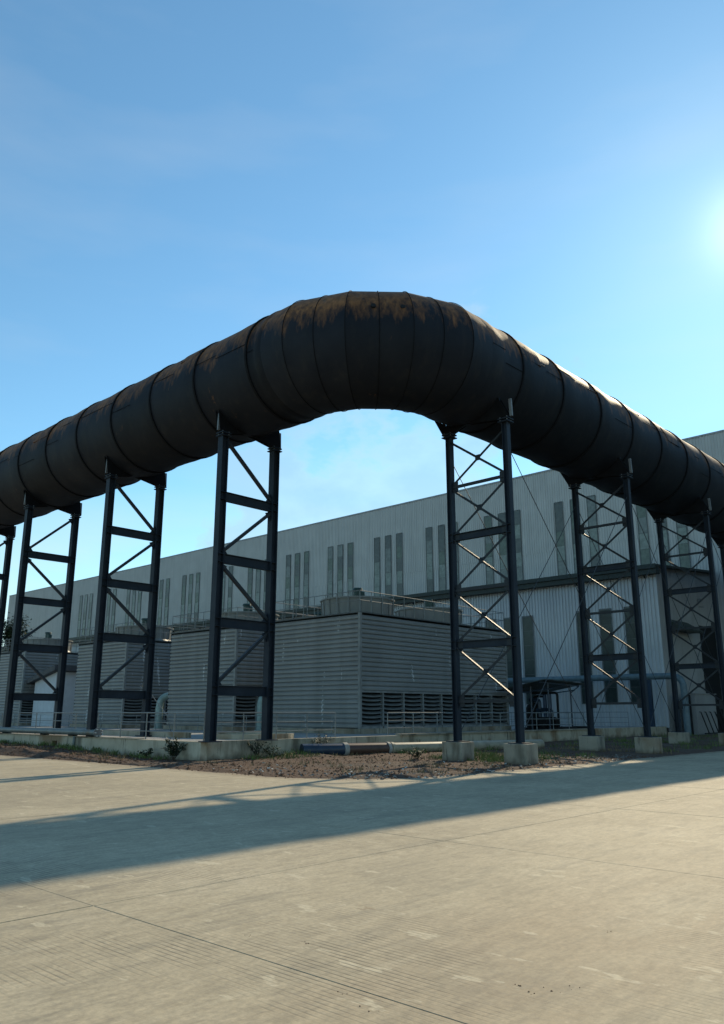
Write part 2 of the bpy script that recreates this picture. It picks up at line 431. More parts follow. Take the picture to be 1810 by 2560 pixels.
def edge_d(A, B):                    # metres inside the soil corner (both road edges, rounded where they meet)
    dA, dB = A - 13.85, B - (14.75 + 0.012 * max(0, A - 24))
    r = 4.2
    if dA < r and dB < r:
        return r - math.hypot(r - dA, r - dB)
    return min(dA, dB)
def soil_h(A, B):
    d = edge_d(A, B) + 0.10 * noise.noise(Vector((A * 0.8, B * 0.8, 3))) + 0.05 * noise.noise(Vector((A * 3, B * 3, 7)))
    if d < -0.3: return -0.06
    k = max(0.0, min(1.0, (d + 0.05) / 0.9)); k = k * k * (3 - 2 * k)
    h = -0.035 + k * 0.085 + min(1, max(0, d) * 2) * (0.035 * noise.noise(Vector((A * 1.3, B * 1.3, 0))) + 0.022 * noise.noise(Vector((A * 5, B * 5, 1))) + 0.012 * noise.noise(Vector((A * 11, B * 11, 2))))
    if A > 27 and B < 18:            # ridge of earth heaped against the wall
        m = min(1, (A - 27) / 8) * max(0, min(1, d / 0.7))
        h += m * (0.22 + 0.07 * noise.noise(Vector((A * 0.9, B, 5))))
    h += 0.16 * max(0, 1 - math.hypot((A - 24.2) / 1.6, (B - 22.3) / 1.6)) + 0.13 * max(0, 1 - math.hypot((A - 23.6) / 1.0, (B - 25.6) / 1.3))
    if B > 30: h += 0.07 * min(1, (B - 30) / 12) * max(0, min(1, d / 3))
    return h
sm_ = MB(); idx = {}
def sv(i, j, s, ox, oy):
    k = (i, j)
    if k not in idx:
        A, B = ox + i * s, oy + j * s
        idx[k] = len(sm_.v); sm_.v.append(P(A, B, soil_h(A, B)))
    return idx[k]
def soil_patch(A0, A1, B0, B1, s):
    idx.clear()
    for i in range(int((A1 - A0) / s)):
        for j in range(int((B1 - B0) / s)):
            cA, cB = A0 + (i + .5) * s, B0 + (j + .5) * s
            if edge_d(cA, cB) < -0.4: continue
            sm_.f.append([sv(i, j, s, A0, B0), sv(i+1, j, s, A0, B0), sv(i+1, j+1, s, A0, B0), sv(i, j+1, s, A0, B0)])
soil_patch(13.4, 25.2, 14.2, 32.2, 0.12)
soil_patch(25.2, 56.4, 14.2, 18.0, 0.15)
soil_patch(13.4, 25.2, 32.0, 62.0, 0.30)
soil_patch(56.4, 110, 14.2, 18.0, 0.40)
soil_patch(13.4, 26.9, 62.0, 74.2, 0.40)
sm_.sm = True
tag(sm_.build("soil", M_soil, normals=False), kind='structure')

# ------------------------------------------------------------------ concrete pad and low walls
pad = MB(); pad.box(24.85, 150, 17.85, 46.9, -0.05, 0.66); pad.box(26.4, 150, 46.9, 73.9, -0.05, 0.655)
tag(pad.build("pavement", M_pad), kind='structure')

def wall_run(t, axis, a0, a1, c0, c1, joints, holes):
    """panels between joints; holes as (centre, half width, z0, z1)"""
    es = [a0] + joints + [a1]
    for s, e in zip(es, es[1:]):
        m = MB(); s2, e2 = s + 0.006, e - 0.006
        def bx(u0, u1, z0, z1, d0=c0, d1=c1):
            if axis == 'A': m.box(u0, u1, d0, d1, z0, z1)
            else: m.box(d0, d1, u0, u1, z0, z1)
        hs = [h for h in holes if s2 < h[0] < e2]; u = s2
        for (c, w, z0, z1) in hs:
            bx(u, c - w, -0.1, 0.7); bx(c - w, c + w, -0.1, z0); bx(c - w, c + w, z1, 0.7)
            u = c + w
        bx(u, e2, -0.1, 0.7)
        m.build("wall_panel", M_wall, t)
        for (c, w, z0, z1) in hs:
            k = MB()
            q = (c1 - 0.04, c1 - 0.02)
            if axis == 'A': k.box(c - w, c + w, q[0], q[1], z0, z1)
            else: k.box(q[0], q[1], c - w, c + w, z0, z1)
            k.build("drain_opening", M_black, t)
lw = thing("low_wall", "long stained concrete low wall with square drain holes, carrying the grey pipe", 'wall', 24.3, 17.6, 0)
wall_run(lw, 'A', 24.3, 130, 17.55, 17.84, [28.4, 32.9, 37.3, 41.8, 47, 53, 60, 70, 85, 100], [(25.95, 0.26, 0.16, 0.56), (35.2, 0.24, 0.25, 0.5), (44.4, 0.24, 0.25, 0.5)])
cp = MB(); cp.box(28.5, 130, 17.50, 17.9, 0.702, 0.735); cp.build("coping", M_foot, lw)
lw2 = thing("low_wall", "stained concrete low wall running back behind the footing blocks and fallen pipe", 'wall', 24.6, 17.9, 0)
wall_run(lw2, 'B', 17.85, 46.9, 24.55, 24.84, [21.2, 25.1, 28.6, 33, 37.5, 41, 44], [])
cp = MB(); cp.box(24.45, 24.86, 28.7, 46.9, 0.702, 0.775); cp.build("coping", M_foot, lw2)
lw3 = thing("low_wall", "far pale concrete plinth under the annex wall, beyond the open shed", 'wall', 26.2, 44.4, 0)
wall_run(lw3, 'B', 47.0, 61.4, 26.1, 26.39, [48.5, 53, 57.5], [])
m = MB(); m.box(24.86, 26.38, 46.7, 46.98, -0.1, 0.69); m.build("wall_panel", M_wall, lw3)

# ------------------------------------------------------------------ the duct
ZC, RD = 14.59, 2.115
AX_A, AX_B = 17.02, 18.97            # axes of the two arms: B = AX_B, and A = AX_A
BR = 3.86
duct = thing("overhead_duct", "huge dark rusty overhead duct that bends through a right angle on steel towers", 'duct', AX_A, AX_B, ZC)
def ring_pts(c, u, w, r, n, ph=0, seed=0, amp=0.0, ex=1.0):
    out = []
    for k in range(n):
        a = 2 * math.pi * k / n
        rr = r + (amp * noise.noise(Vector((math.cos(a) * 1.5 + seed * 3.1, math.sin(a) * 1.5, seed * 1.7))) if amp else 0)
        out.append(c + u * (math.cos(a) * rr * ex) + w * (math.sin(a) * rr))
    return out
UP = Vector((0, 0, 1))
def sect(stations, name, mat, n=56, caps=False):
    m = MB(); vs = [v for s in stations for v in s]; fs = []
    for i in range(len(stations) - 1):
        for k in range(n):
            fs.append([i*n+k, i*n+(k+1)%n, (i+1)*n+(k+1)%n, (i+1)*n+k])
    m.add(vs, fs); m.sm = True
    return m.build(name, mat, duct, normals=False)
def arm_section(arm, s0, s1, sd):
    st = []; N = 7
    for i in range(N + 1):
        s = s0 + (s1 - s0) * i / N
        c = P(s, AX_B, ZC) if arm == 'A' else P(AX_A, s, ZC)
        u = Vector((0, -1, 0)) if arm == 'A' else Vector((1, 0, 0))
        f = i / N
        off = 0.024 * math.exp(-((f - 0.22) / 0.13) ** 2) - 0.016 * math.exp(-((f - 0.62) / 0.16) ** 2)
        if i in (0, N): off = 0
        rr = RD + off * (0.5 + noise.noise(Vector((sd * 1.3, 2, 0))) + 0.5)
        st.append(ring_pts(c, u, UP, rr, 56, seed=sd + f * 0.8, amp=0.03 if 0 < i < N else 0.01))
    if arm == 'B': st = [list(reversed(r)) for r in st]
    sect(st, "duct_section", M_duct)
    # mid seam: a thin raised weld, and two lengthwise plate seams on the near side
    f = random.choice((0.42, 0.5, 0.58)); s = s0 + (s1 - s0) * f
    wv = MB()
    for a0, l0, l1 in ((random.uniform(0.1, 0.8), 0.03, f), (random.uniform(-0.3, 0.5), f, 0.97)):
        q = []
        for l in (l0, (l0 + l1) / 2, l1):
            t = s0 + (s1 - s0) * l; rr = RD + 0.012
            q.append((t, AX_B - rr * math.cos(a0), ZC + rr * math.sin(a0)) if arm == 'A' else (AX_A - rr * math.cos(a0), t, ZC + rr * math.sin(a0)))
        wv.tube(q, 0.011, 5)
    wv.build("weld_seam", M_ring, duct)
def flange(arm, s, w=0.09, h=0.05):
    st = []
    for d, r in ((-w/2, RD - 0.05), (-w/2, RD + h), (w/2, RD + h), (w/2, RD - 0.05)):
        c = P(s + d, AX_B, ZC) if arm == 'A' else P(AX_A, s + d, ZC)
        u = Vector((0, -1, 0)) if arm == 'A' else Vector((1, 0, 0))
        st.append(ring_pts(c, u, UP, r, 56))
    if arm == 'B': st = [list(reversed(r)) for r in st]
    o = sect(st, "flange_ring", M_ring)
    for p in o.data.polygons: p.use_smooth = False
ringsA = [21.7, 24.97, 28.1, 31.25, 34.4, 37.5, 40.6, 43.8, 47.0, 50.2, 53.4, 56.6, 59.8, 63.0]
ringsB = [24.9, 27.95, 31.2, 34.3, 37.5, 40.7, 43.8, 47.0, 50.2, 53.4, 56.6, 59.8, 63.0, 66.2, 69.4, 73.9]
for arm, rg, st0 in (('A', ringsA, AX_A + BR), ('B', ringsB, AX_B + BR)):
    for i, (s0, s1) in enumerate(zip([st0] + rg, rg)):
        arm_section(arm, s0, s1, i * 2 + (40 if arm == 'B' else 0) + 1)
    for s in rg: flange(arm, s)
# mitred elbow: 4 joints plus the two tangent ends
NJ = 4; cosj = math.cos(R(45 / NJ))
stations = []
cen = P(AX_A + BR, AX_B + BR, ZC)
def elbow_ring(th, ex):
    u = Vector((math.sin(th), -math.cos(th), 0))      # away from the bend's centre; world X is -A
    return ring_pts(cen + u * (BR * ex), u, UP, RD, 56, ex=ex)
el = [elbow_ring(0, 1.0)] + [elbow_ring(R((k + .5) * 90 / NJ), 1 / cosj) for k in range(NJ)] + [elbow_ring(R(90), 1.0)]
def lerp(a, b, f): return [p.lerp(q, f) for p, q in zip(a, b)]
for i in range(len(el) - 1):
    sect([el[i], lerp(el[i], el[i+1], .5), el[i+1]], "elbow_segment", M_duct)
    rr = [cen * 0 + (p - P(AX_A, AX_B, ZC)) * 1.0 + P(AX_A, AX_B, ZC) for p in el[i+1]]
    def weld(rg):
        c = sum(rg, Vector()) / len(rg)
        pts = [c + (p - c) * (1 + 0.008) for p in rg]
        w = MB(); w.tube([tuple(p) for p in pts + [pts[0]]], 0.013, 5, caps=False, conv=False)
        w.build("weld_seam", M_ring, duct)
    if i < len(el) - 2: weld(el[i+1])
    if 0 < i < len(el) - 2: weld(lerp(el[i], el[i+1], .5))
# two small dark tapping holes on the outer face of the elbow
for th, ph in ((R(43), 0.36), (R(53), 0.36)):
    u = Vector((math.sin(th), -math.cos(th), 0))
    c = cen + u * (BR + (RD + 0.03) * math.cos(ph) * 1.01) + UP * (RD * math.sin(ph))
    nrm = (u * math.cos(ph) + UP * math.sin(ph)).normalized()
    w = MB(); w.tube([tuple(c - nrm * 0.1), tuple(c + nrm * 0.03)], 0.09, 12, conv=False); w.build("port", M_black, duct)
def patch(arm, s0, s1, p0, p1):
    m = MB(); K = 8; vs = []; fs = []
    for r in (RD - 0.02, RD + 0.03):
        for i in range(K + 1):
            ph = p0 + (p1 - p0) * i / K
            for s in (s0, s1):
                vs.append(P(s, AX_B - r * math.cos(ph), ZC + r * math.sin(ph)) if arm == 'A' else P(AX_A - r * math.cos(ph), s, ZC + r * math.sin(ph)))
    n = 2 * (K + 1)
    for i in range(K):
        q = 2 * i
        fs += [[n+q, n+q+1, n+q+3, n+q+2], [q, q+2, n+q+2, n+q], [q+1, n+q+1, n+q+3, q+3]]
    fs += [[0, n, n+1, 1], [2*K, 2*K+1, n+2*K+1, n+2*K]]
    m.add(vs, fs); m.build("patch_plate", M_duct, duct)
for q in (('A', 37.7, 39.2, 0.30, 0.62), ('A', 25.3, 26.4, 0.55, 0.95), ('B', 25.5, 26.3, 0.2, 0.55), ('B', 38.4, 39.9, 0.2, 0.6)): patch(*q)
# closed end of the long arm, out of the picture
w = MB(); w.tube([(62.98, AX_B, ZC), (63.03, AX_B, ZC)], RD - 0.03, 40); w.build("end_plate", M_ring, duct)

# ------------------------------------------------------------------ towers
ZB, ZT = 0.70, 12.12
def saddle_poly(hw):
    """half cradle in the plane of the tower: (u, z) with u from the axis"""
    pts = []
    a0, a1 = 223, 268                     # degrees on the duct circle
    for k in range(9):
        a = R(a0 + (a1 - a0) * k / 8); pts.append((math.cos(a) * (RD + 0.004), ZC + math.sin(a) * (RD + 0.004)))
    return pts
def h_leg(m, axis, c_along, c_across, z0, z1, s=0.40, fl=0.02, web=0.014):
    """H section; flanges face the spread direction of the tower"""
    h = s / 2
    if axis == 'B':                       # flanges normal to B
        m.box(c_along - h, c_along + h, c_across - h, c_across - h + fl, z0, z1)
        m.box(c_along - h, c_along + h, c_across + h - fl, c_across + h, z0, z1)
        m.box(c_along - web/2, c_along + web/2, c_across - h + fl, c_across + h - fl, z0, z1)
    else:                                 # flanges normal to A
        m.box(c_across - h, c_across - h + fl, c_along - h, c_along + h, z0, z1)
        m.box(c_across + h - fl, c_across + h, c_along - h, c_along + h, z0, z1)
        m.box(c_across - h + fl, c_across + h - fl, c_along - web/2, c_along + web/2, z0, z1)

def tower(kind, pos, label, flip=False):
    SP = 1.3
    if kind == 'A':
        t = thing("support_tower", label, 'tower', pos, AX_B + 0.13, 0)
        ca = AX_B + 0.13
        def BX(m, v0, v1, u0, u1, z0, z1): m.box(pos + v0, pos + v1, ca + u0, ca + u1, z0, z1)   # u across, v along the arm
        def PT(u, v, z): return (pos + v, ca + u, z)
        off = AX_B - ca
    else:
        ca = AX_A - 0.47
        t = thing("support_tower", label, 'tower', ca, pos, 0)
        def BX(m, v0, v1, u0, u1, z0, z1): m.box(ca + u0, ca + u1, pos + v0, pos + v1, z0, z1)
        def PT(u, v, z): return (ca + u, pos + v, z)
        off = AX_A - ca
    t['group'] = "steel towers carrying the overhead duct"
    s = 0.30 if kind == 'A' else 0.225
    levels = [9.74, 7.33, 4.94, 2.48] if kind == 'A' else [10.1, 8.12, 6.1, 4.1, 2.1]
    for u in (-SP, SP):
        m = MB()
        if kind == 'A': h_leg(m, 'B', pos, ca + u, ZB, ZT, s)
        else: h_leg(m, 'A', pos, ca + u, ZB, ZT, s)
        lg = m.build("leg", M_steel, t)
        m = MB(); q = s / 2 - 0.022
        for z in (levels if kind == 'A' else [8.12, 4.1]):
            for d in (-0.15, 0.15): BX(m, -s/2 + 0.004, s/2 - 0.004, u - q, u + q, z + d - 0.008, z + d + 0.008)
        m.build("stiffener", M_steel, lg)
        m = MB(); BX(m, -0.3, 0.3, u - 0.3, u + 0.3, ZB - 0.005, ZB + 0.03); m.build("base_plate", M_steel, lg)
        m = MB(); BX(m, -0.22, 0.22, u - 0.22, u + 0.22, ZT, ZT + 0.035)
        m.build("cap_plate", M_steel, lg)
        # slide bearing with bolts between cap plate and cradle
        m = MB(); BX(m, -0.2, 0.2, u - 0.22, u + 0.22, ZT + 0.105, ZT + 0.15)
        m.build("bearing_plate", M_steel, lg)
        m = MB()
        for dv in (-0.13, 0.13):
            for du in (-0.15, 0.15): m.tube([PT(u + du, dv, ZT + 0.02), PT(u + du, dv, ZT + 0.2)], 0.022, 6)
        m.build("bolt", M_lite, lg)
        if kind == 'B':
            m = MB(); BX(m, -0.36, 0.36, u - 0.45, u + 0.45, -0.15, ZB)
            bm_o = m.build("footing", M_foot, t)
            mod = bm_o.modifiers.new("bevel", 'BEVEL'); mod.width = 0.025; mod.segments = 2
    # cradle: a half on each side, following the duct and closing down onto the bearings
    for sg in (-1, 1):
        pts = saddle_poly(SP)
        zb = ZT + 0.15
        pl = [(sg * abs(u) + off, z) for u, z in pts]     # arc from the flank to near the bottom
        out_u = sg * (SP + 0.24)
        pl = pl + [(sg * (SP - 0.2), zb), (out_u, zb)]
        # keep the flank above the leg
        m = MB()
        for v0, v1 in ((-0.105, -0.085), (0.085, 0.105)):
            if kind == 'A': m.prism([(ca + u, z) for u, z in pl], 'A', pos + v0, pos + v1)
            else: m.prism([(ca + u, z) for u, z in pl], 'B', pos + v0, pos + v1)
        BX(m, -0.084, 0.084, min(out_u, sg * (SP - 0.2)), max(out_u, sg * (SP - 0.2)), zb + 0.002, zb + 0.03)
        m.build("saddle_plate", M_ring, t)
        u1 = sg * (RD * 0.985) + off
        m = MB(); m.bar(PT(out_u + sg * 0.02, 0, zb + 0.05), PT(out_u, 0, 13.0), 0.07, 0.11, up=(1, 0, 0) if kind == 'B' else (0, 1, 0))
        m.build("side_fin", M_lite, t)
        m = MB(); uu = sorted((sg * (SP - 0.35), sg * (SP + 0.05)))
        a = sg * (SP - 0.9)
        pl2 = [(sg * (SP - 0.2) , zb - 0.0), (a, ZC - math.sqrt(max(0.01, RD**2 - (a - off)**2)) + 0.02), (sg * (SP - 0.2), ZC - math.sqrt(max(0.01, RD**2 - (sg * (SP - 0.2) - off)**2)) + 0.02)]
        if kind == 'A': m.prism([(ca + u, z) for u, z in pl2], 'A', pos - 0.012, pos + 0.012)
        else: m.prism([(ca + u, z) for u, z in pl2], 'B', pos - 0.012, pos + 0.012)
        m.build("rib_plate", M_steel, t)
    iu = SP - s / 2
    def beam(z, h=0.36, w=0.18):
        m = MB()
        BX(m, -w/2, w/2, -iu, iu, z + h/2 - 0.02, z + h/2)
        BX(m, -w/2, w/2, -iu, iu, z - h/2, z - h/2 + 0.02)
        BX(m, -0.008, 0.008, -iu, iu, z - h/2 + 0.02, z + h/2 - 0.02)
        m.build("cross_beam", M_steel, t)
    if kind == 'A':
        for z in levels: beam(z)
        tops = [ZT + 0.0] + levels[:-1]
        for i, (zt, zb_) in enumerate(zip(tops, levels)):
            d = -1 if (i % 2 == 0) != flip else 1     # -1: from the outer leg's top to the inner leg's bottom
            m = MB()
            zt2 = zt - (0.18 if i else 0.05)
            m.bar(PT(d * (iu + 0.02), 0, zt2 - 0.06), PT(-d * (iu + 0.02), 0, zb_ + 0.24), 0.13, 0.11)
            m.build("diagonal_brace", M_brace, t)
            for pl3 in ([(ca + d * iu, zt2 - 0.42), (ca + d * (iu - 0.26), zt2 - 0.1), (ca + d * iu, zt2)], [(ca - d * iu, zb_ + 0.55), (ca - d * (iu - 0.26), zb_ + 0.19), (ca - d * iu, zb_ + 0.19)]):
                m = MB(); m.prism(pl3, 'A', pos - 0.008, pos + 0.008); m.build("gusset_plate", M_steel, t)
    else:
        beam(8.12, 0.27, 0.18); beam(4.1, 0.27, 0.18)
        for z in (10.1, 6.1, 2.1):
            m = MB(); m.bar(PT(-iu, 0, z), PT(iu, 0, z), 0.1, 0.1); m.build("cross_bar", M_brace, t)
        tops = [ZT - 0.1] + levels[:-1]
        for zt, zb_ in zip(tops, levels):
            za, zb2 = zt - 0.12, zb_ + 0.12
            m = MB(); m.bar(PT(-iu, -0.035, zb2), PT(iu, -0.035, za), 0.012, 0.09); m.bar(PT(-iu, -0.065, zb2 + 0.04), PT(iu, -0.065, za + 0.04), 0.06, 0.012)
            m.build("diagonal_brace", M_brace, t)
            m = MB(); m.bar(PT(iu, 0.035, zb2), PT(-iu, 0.035, za), 0.012, 0.09); m.bar(PT(iu, 0.065, zb2 + 0.04), PT(-iu, 0.065, za + 0.04), 0.07, 0.012)
            m.build("diagonal_brace", M_brace, t)
            zc_ = (za + zb2) / 2
            m = MB(); BX(m, -0.014, 0.014, -0.11, 0.11, zc_ - 0.11, zc_ + 0.11); m.build("gusset_plate", M_brace, t)
        for z in levels:
            for sg in (-1, 1):
                m = MB(); a, b_ = sorted((sg * (iu - 0.24), sg * iu)); BX(m, -0.012, 0.012, a, b_, z - 0.2, z + 0.2); m.build("gusset_plate", M_brace, t)
    return t
posA = [24.1, 32.5, 40.8, 49.1]
posB = [24.0, 33.9, 43.5, 53.2]
labA = ["dark blue steel tower with heavy legs on the low wall's corner, nearest the bend",
        "dark steel tower with single diagonals, second from the bend above the low wall",
        "dark steel tower with single diagonals, third from the bend, white hut seen through it",
        "dark steel tower beyond the hut, fourth from the bend, only one leg showing"]
labB = ["X-braced steel tower nearest the bend, on two concrete footing blocks by the rubble",
        "X-braced steel tower second from the bend, beside the open pump shed",
        "X-braced steel tower third from the bend, in front of the annex corner",
        "X-braced steel tower farthest down the footed arm, by the dark doorway"]
for i, a in enumerate(posA): tower('A', a, labA[i], flip=i >= 2)
for i, b_ in enumerate(posB): tower('B', b_, labB[i])

# cross cables between the footed towers
k = 0
cl = {(-1, 0): "thin cross cable falling from the first footed tower's road-side leg to the second's foot",
      (-1, 1): "thin cross cable rising from the first footed tower's road-side foot to the second's top",
      (1, 0): "thin cross cable falling from the first footed tower's inner leg to the second's foot",
      (1, 1): "thin cross cable rising from the first footed tower's inner foot to the second's top"}
for bay in range(3):
    for sg in (-1, 1):
        for up in (0, 1):
            A = AX_A - 0.47 + sg * 1.3
            z0, z1 = (0.95, 11.2) if up else (11.2, 0.95)
            lab = cl[(sg, up)]
            if bay == 1: lab = lab.replace("first", "second ", 1).replace("second  footed", "second footed").replace("the second's", "the third's")
            if bay == 2: lab = lab.replace("first", "third", 1).replace("the second's", "the fourth's")
            m = MB(); m.tube([(A, posB[bay] + 0.1, z0), (A, (posB[bay] + posB[bay+1]) / 2, (z0 + z1) / 2 - 0.04), (A, posB[bay+1] - 0.1, z1)], 0.016, 6)
            o = m.build("cross_cable", M_cable)
            tag(o, lab, 'cable', "cross cables between the footed towers")

# ------------------------------------------------------------------ corrugated sheet helper
def corr(m, axis, u0, u1, z0, z1, c, sgn, pitch=0.28, depth=0.06, zt=None):
    """ribs along z; surface at c, ribs proud towards sgn; zt(u): sloping top"""
    u = u0; pts = []
    while u < u1 - 1e-6:
        for f, d in ((0.0, 0), (0.62, 0), (0.72, 1), (0.90, 1)):
            uu = u + f * pitch
            if uu <= u1: pts.append((uu, d))
        u += pitch
    pts.append((u1, 0)); n = len(m.v)
    for uu, d in pts:
        cc = c + sgn * depth * d
        for z in (z0, zt(uu) if zt else z1):
            m.v.append(P(uu, cc, z) if axis == 'A' else P(cc, uu, z))
    for i in range(len(pts) - 1): m.f.append([n + 2*i, n + 2*i + 2, n + 2*i + 3, n + 2*i + 1])

# ------------------------------------------------------------------ warehouse
WB, UB = 62.0, 74.0                      # annex wall, main wall
wh = thing("warehouse", "long grey ribbed metal warehouse with tall narrow window strips and a lower annex", 'warehouse', 26.2, WB, 0)
m = MB(); corr(m, 'A', 26.2, 118, 10.5, 18.3, UB, -1); corr(m, 'A', -30, 26.2, 0.0, 18.3, UB, -1); corr(m, 'A', -30, 118, 18.2, 26.95, UB - 0.014, -1); m.build("upper_wall", M_white, wh, normals=False)
m = MB(); corr(m, 'A', 118.1, 175, 10.5, 26.35, UB, -1); m.build("upper_wall", M_white, wh, normals=False)
m = MB(); m.box(-30, 118, UB - 0.09, UB + 0.35, 26.95, 27.13); m.box(118.1, 175, UB - 0.09, UB + 0.35, 26.35, 26.5); m.build("roof_trim", M_roof, wh)
m = MB(); m.prism([(UB + 0.02, 26.98), (UB + 30, 29.5), (UB + 60, 26.98)], 'A', -30, 117.9); m.build("roof", M_roof, wh)
m = MB(); m.box(-30, 117.9, UB + 0.1, UB + 60, 0, 26.94); m.build("building_core", M_roof, wh)
m = MB(); m.tube([(118.05, UB - 0.14, 10.5), (118.05, UB - 0.14, 26.5)], 0.09, 8); m.build("downpipe", M_rail, wh)
# annex: front wall, sloping roof, end wall with a door
m = MB(); corr(m, 'A', 26.2, 150, 0.62, 12.5, WB, -1, pitch=0.30, depth=0.085); m.build("annex_wall", M_white2, wh, normals=False)
def roofz(B): return 13.1 + 0.081 * (B - 61.2)
m = MB(); m.prism([(61.2, 12.92), (61.2, 13.10), (UB - 0.1, roofz(UB)), (UB - 0.1, roofz(UB) - 0.18)], 'A', 25.7, 150); m.build("annex_roof", M_eave, wh)
m = MB(); m.box(25.7, 150, 61.03, 61.195, 12.78, 13.13); m.build("gutter", M_eave, wh)
m = MB(); m.box(25.75, 150, 61.21, 61.93, 12.38, 12.915); m.build("soffit_shade_band", M_eave, wh)  # soffit deepened into a dark box, standing in for shade on the wall top
m = MB()
for a in [27 + 6 * i for i in range(14)]: m.bar((a, 61.3, 12.78), (a, 61.94, 12.2), 0.08, 0.1)
m.build("eave_bracket", M_eave, wh)
m = MB()
corr(m, 'B', WB, 70.2, 0.0, 13, 26.2, -1, pitch=0.28, depth=0.04, zt=lambda u: roofz(u) - 0.2)
corr(m, 'B', 70.2, UB - 0.1, 9.0, 13, 26.2, -1, pitch=0.28, depth=0.04, zt=lambda u: roofz(u) - 0.2)
m.build("end_wall", M_end, wh, normals=False)
m = MB(); m.box(26.23, 26.3, 70.2, UB - 0.12, 0, 9.0); m.build("dark_doorway", M_black, wh)
m = MB(); m.box(26.11, 26.24, WB - 0.05, WB + 0.1, 0.6, 12.8); m.build("corner_trim", M_white2, wh)
m = MB(); m.prism([(24.9, 8.05), (24.9, 8.2), (26.14, 9.0), (26.14, 8.1)], 'B', 63.4, 67.6); m.build("awning", M_eave, wh)
m = MB(); m.box(25.95, 26.14, 70.3, 70.6, 11.0, 11.3); m.bar((26.14, 70.45, 10.6), (25.7, 70.45, 10.55), 0.06, 0.06); m.build("wall_lamp", M_lite, wh)

# windows: a backing with glazed sheets one above the other
def window(Ac, w, z0, z1, Bf, mats, n, seed):
    rnd = random.Random(seed)
    b = MB(); b.box(Ac - w/2, Ac + w/2, Bf - 0.045, Bf - 0.002, z0, z1)
    win = b.build("window", M_winfr, wh)
    hgt = (z1 - z0) / n
    for sd_ in (-1, 1):
        q = MB(); q.box(Ac + sd_ * w/2 - 0.035, Ac + sd_ * w/2 + 0.035, Bf - 0.085, Bf - 0.046, z0 - 0.03, z1 + 0.03); q.build("jamb", M_winfr, win)
    q = MB(); q.box(Ac - w/2 - 0.04, Ac + w/2 + 0.04, Bf - 0.09, Bf - 0.046, z1 + 0.031, z1 + 0.09); q.build("head_flashing", M_winfr, win)
    for i in range(n):
        p = MB(); p.box(Ac - w/2 + 0.02, Ac + w/2 - 0.02, Bf - 0.062, Bf - 0.046, z0 + i * hgt + 0.02, z0 + (i + 1) * hgt - 0.02)
        mt = rnd.choice(mats[:3]) if len(mats) > 2 else rnd.choice(mats)
        if len(mats) > 3 and (i == 2 or rnd.random() < 0.08): mt = mats[3]
        p.build("pane", mt, win)
k = 0
for c in [30.1, 39.05, 48.0] + [56.5 + 8.42 * i for i in range(11)]:
    for d in (-1.87, 0, 1.87):
        if abs(c + d - 118.05) < 0.7: continue
        k += 1; window(c + d, 0.92, 13.9, 23.25, UB - 0.075, M_panes, 6, k)
for c in (28.4, 30.57, 32.66, 37.98, 39.95, 41.9, 47.3, 49.3, 51.3):
    k += 1; window(c, 1.0, 2.42, 9.95, WB - 0.085, M_panelow, 6, k)

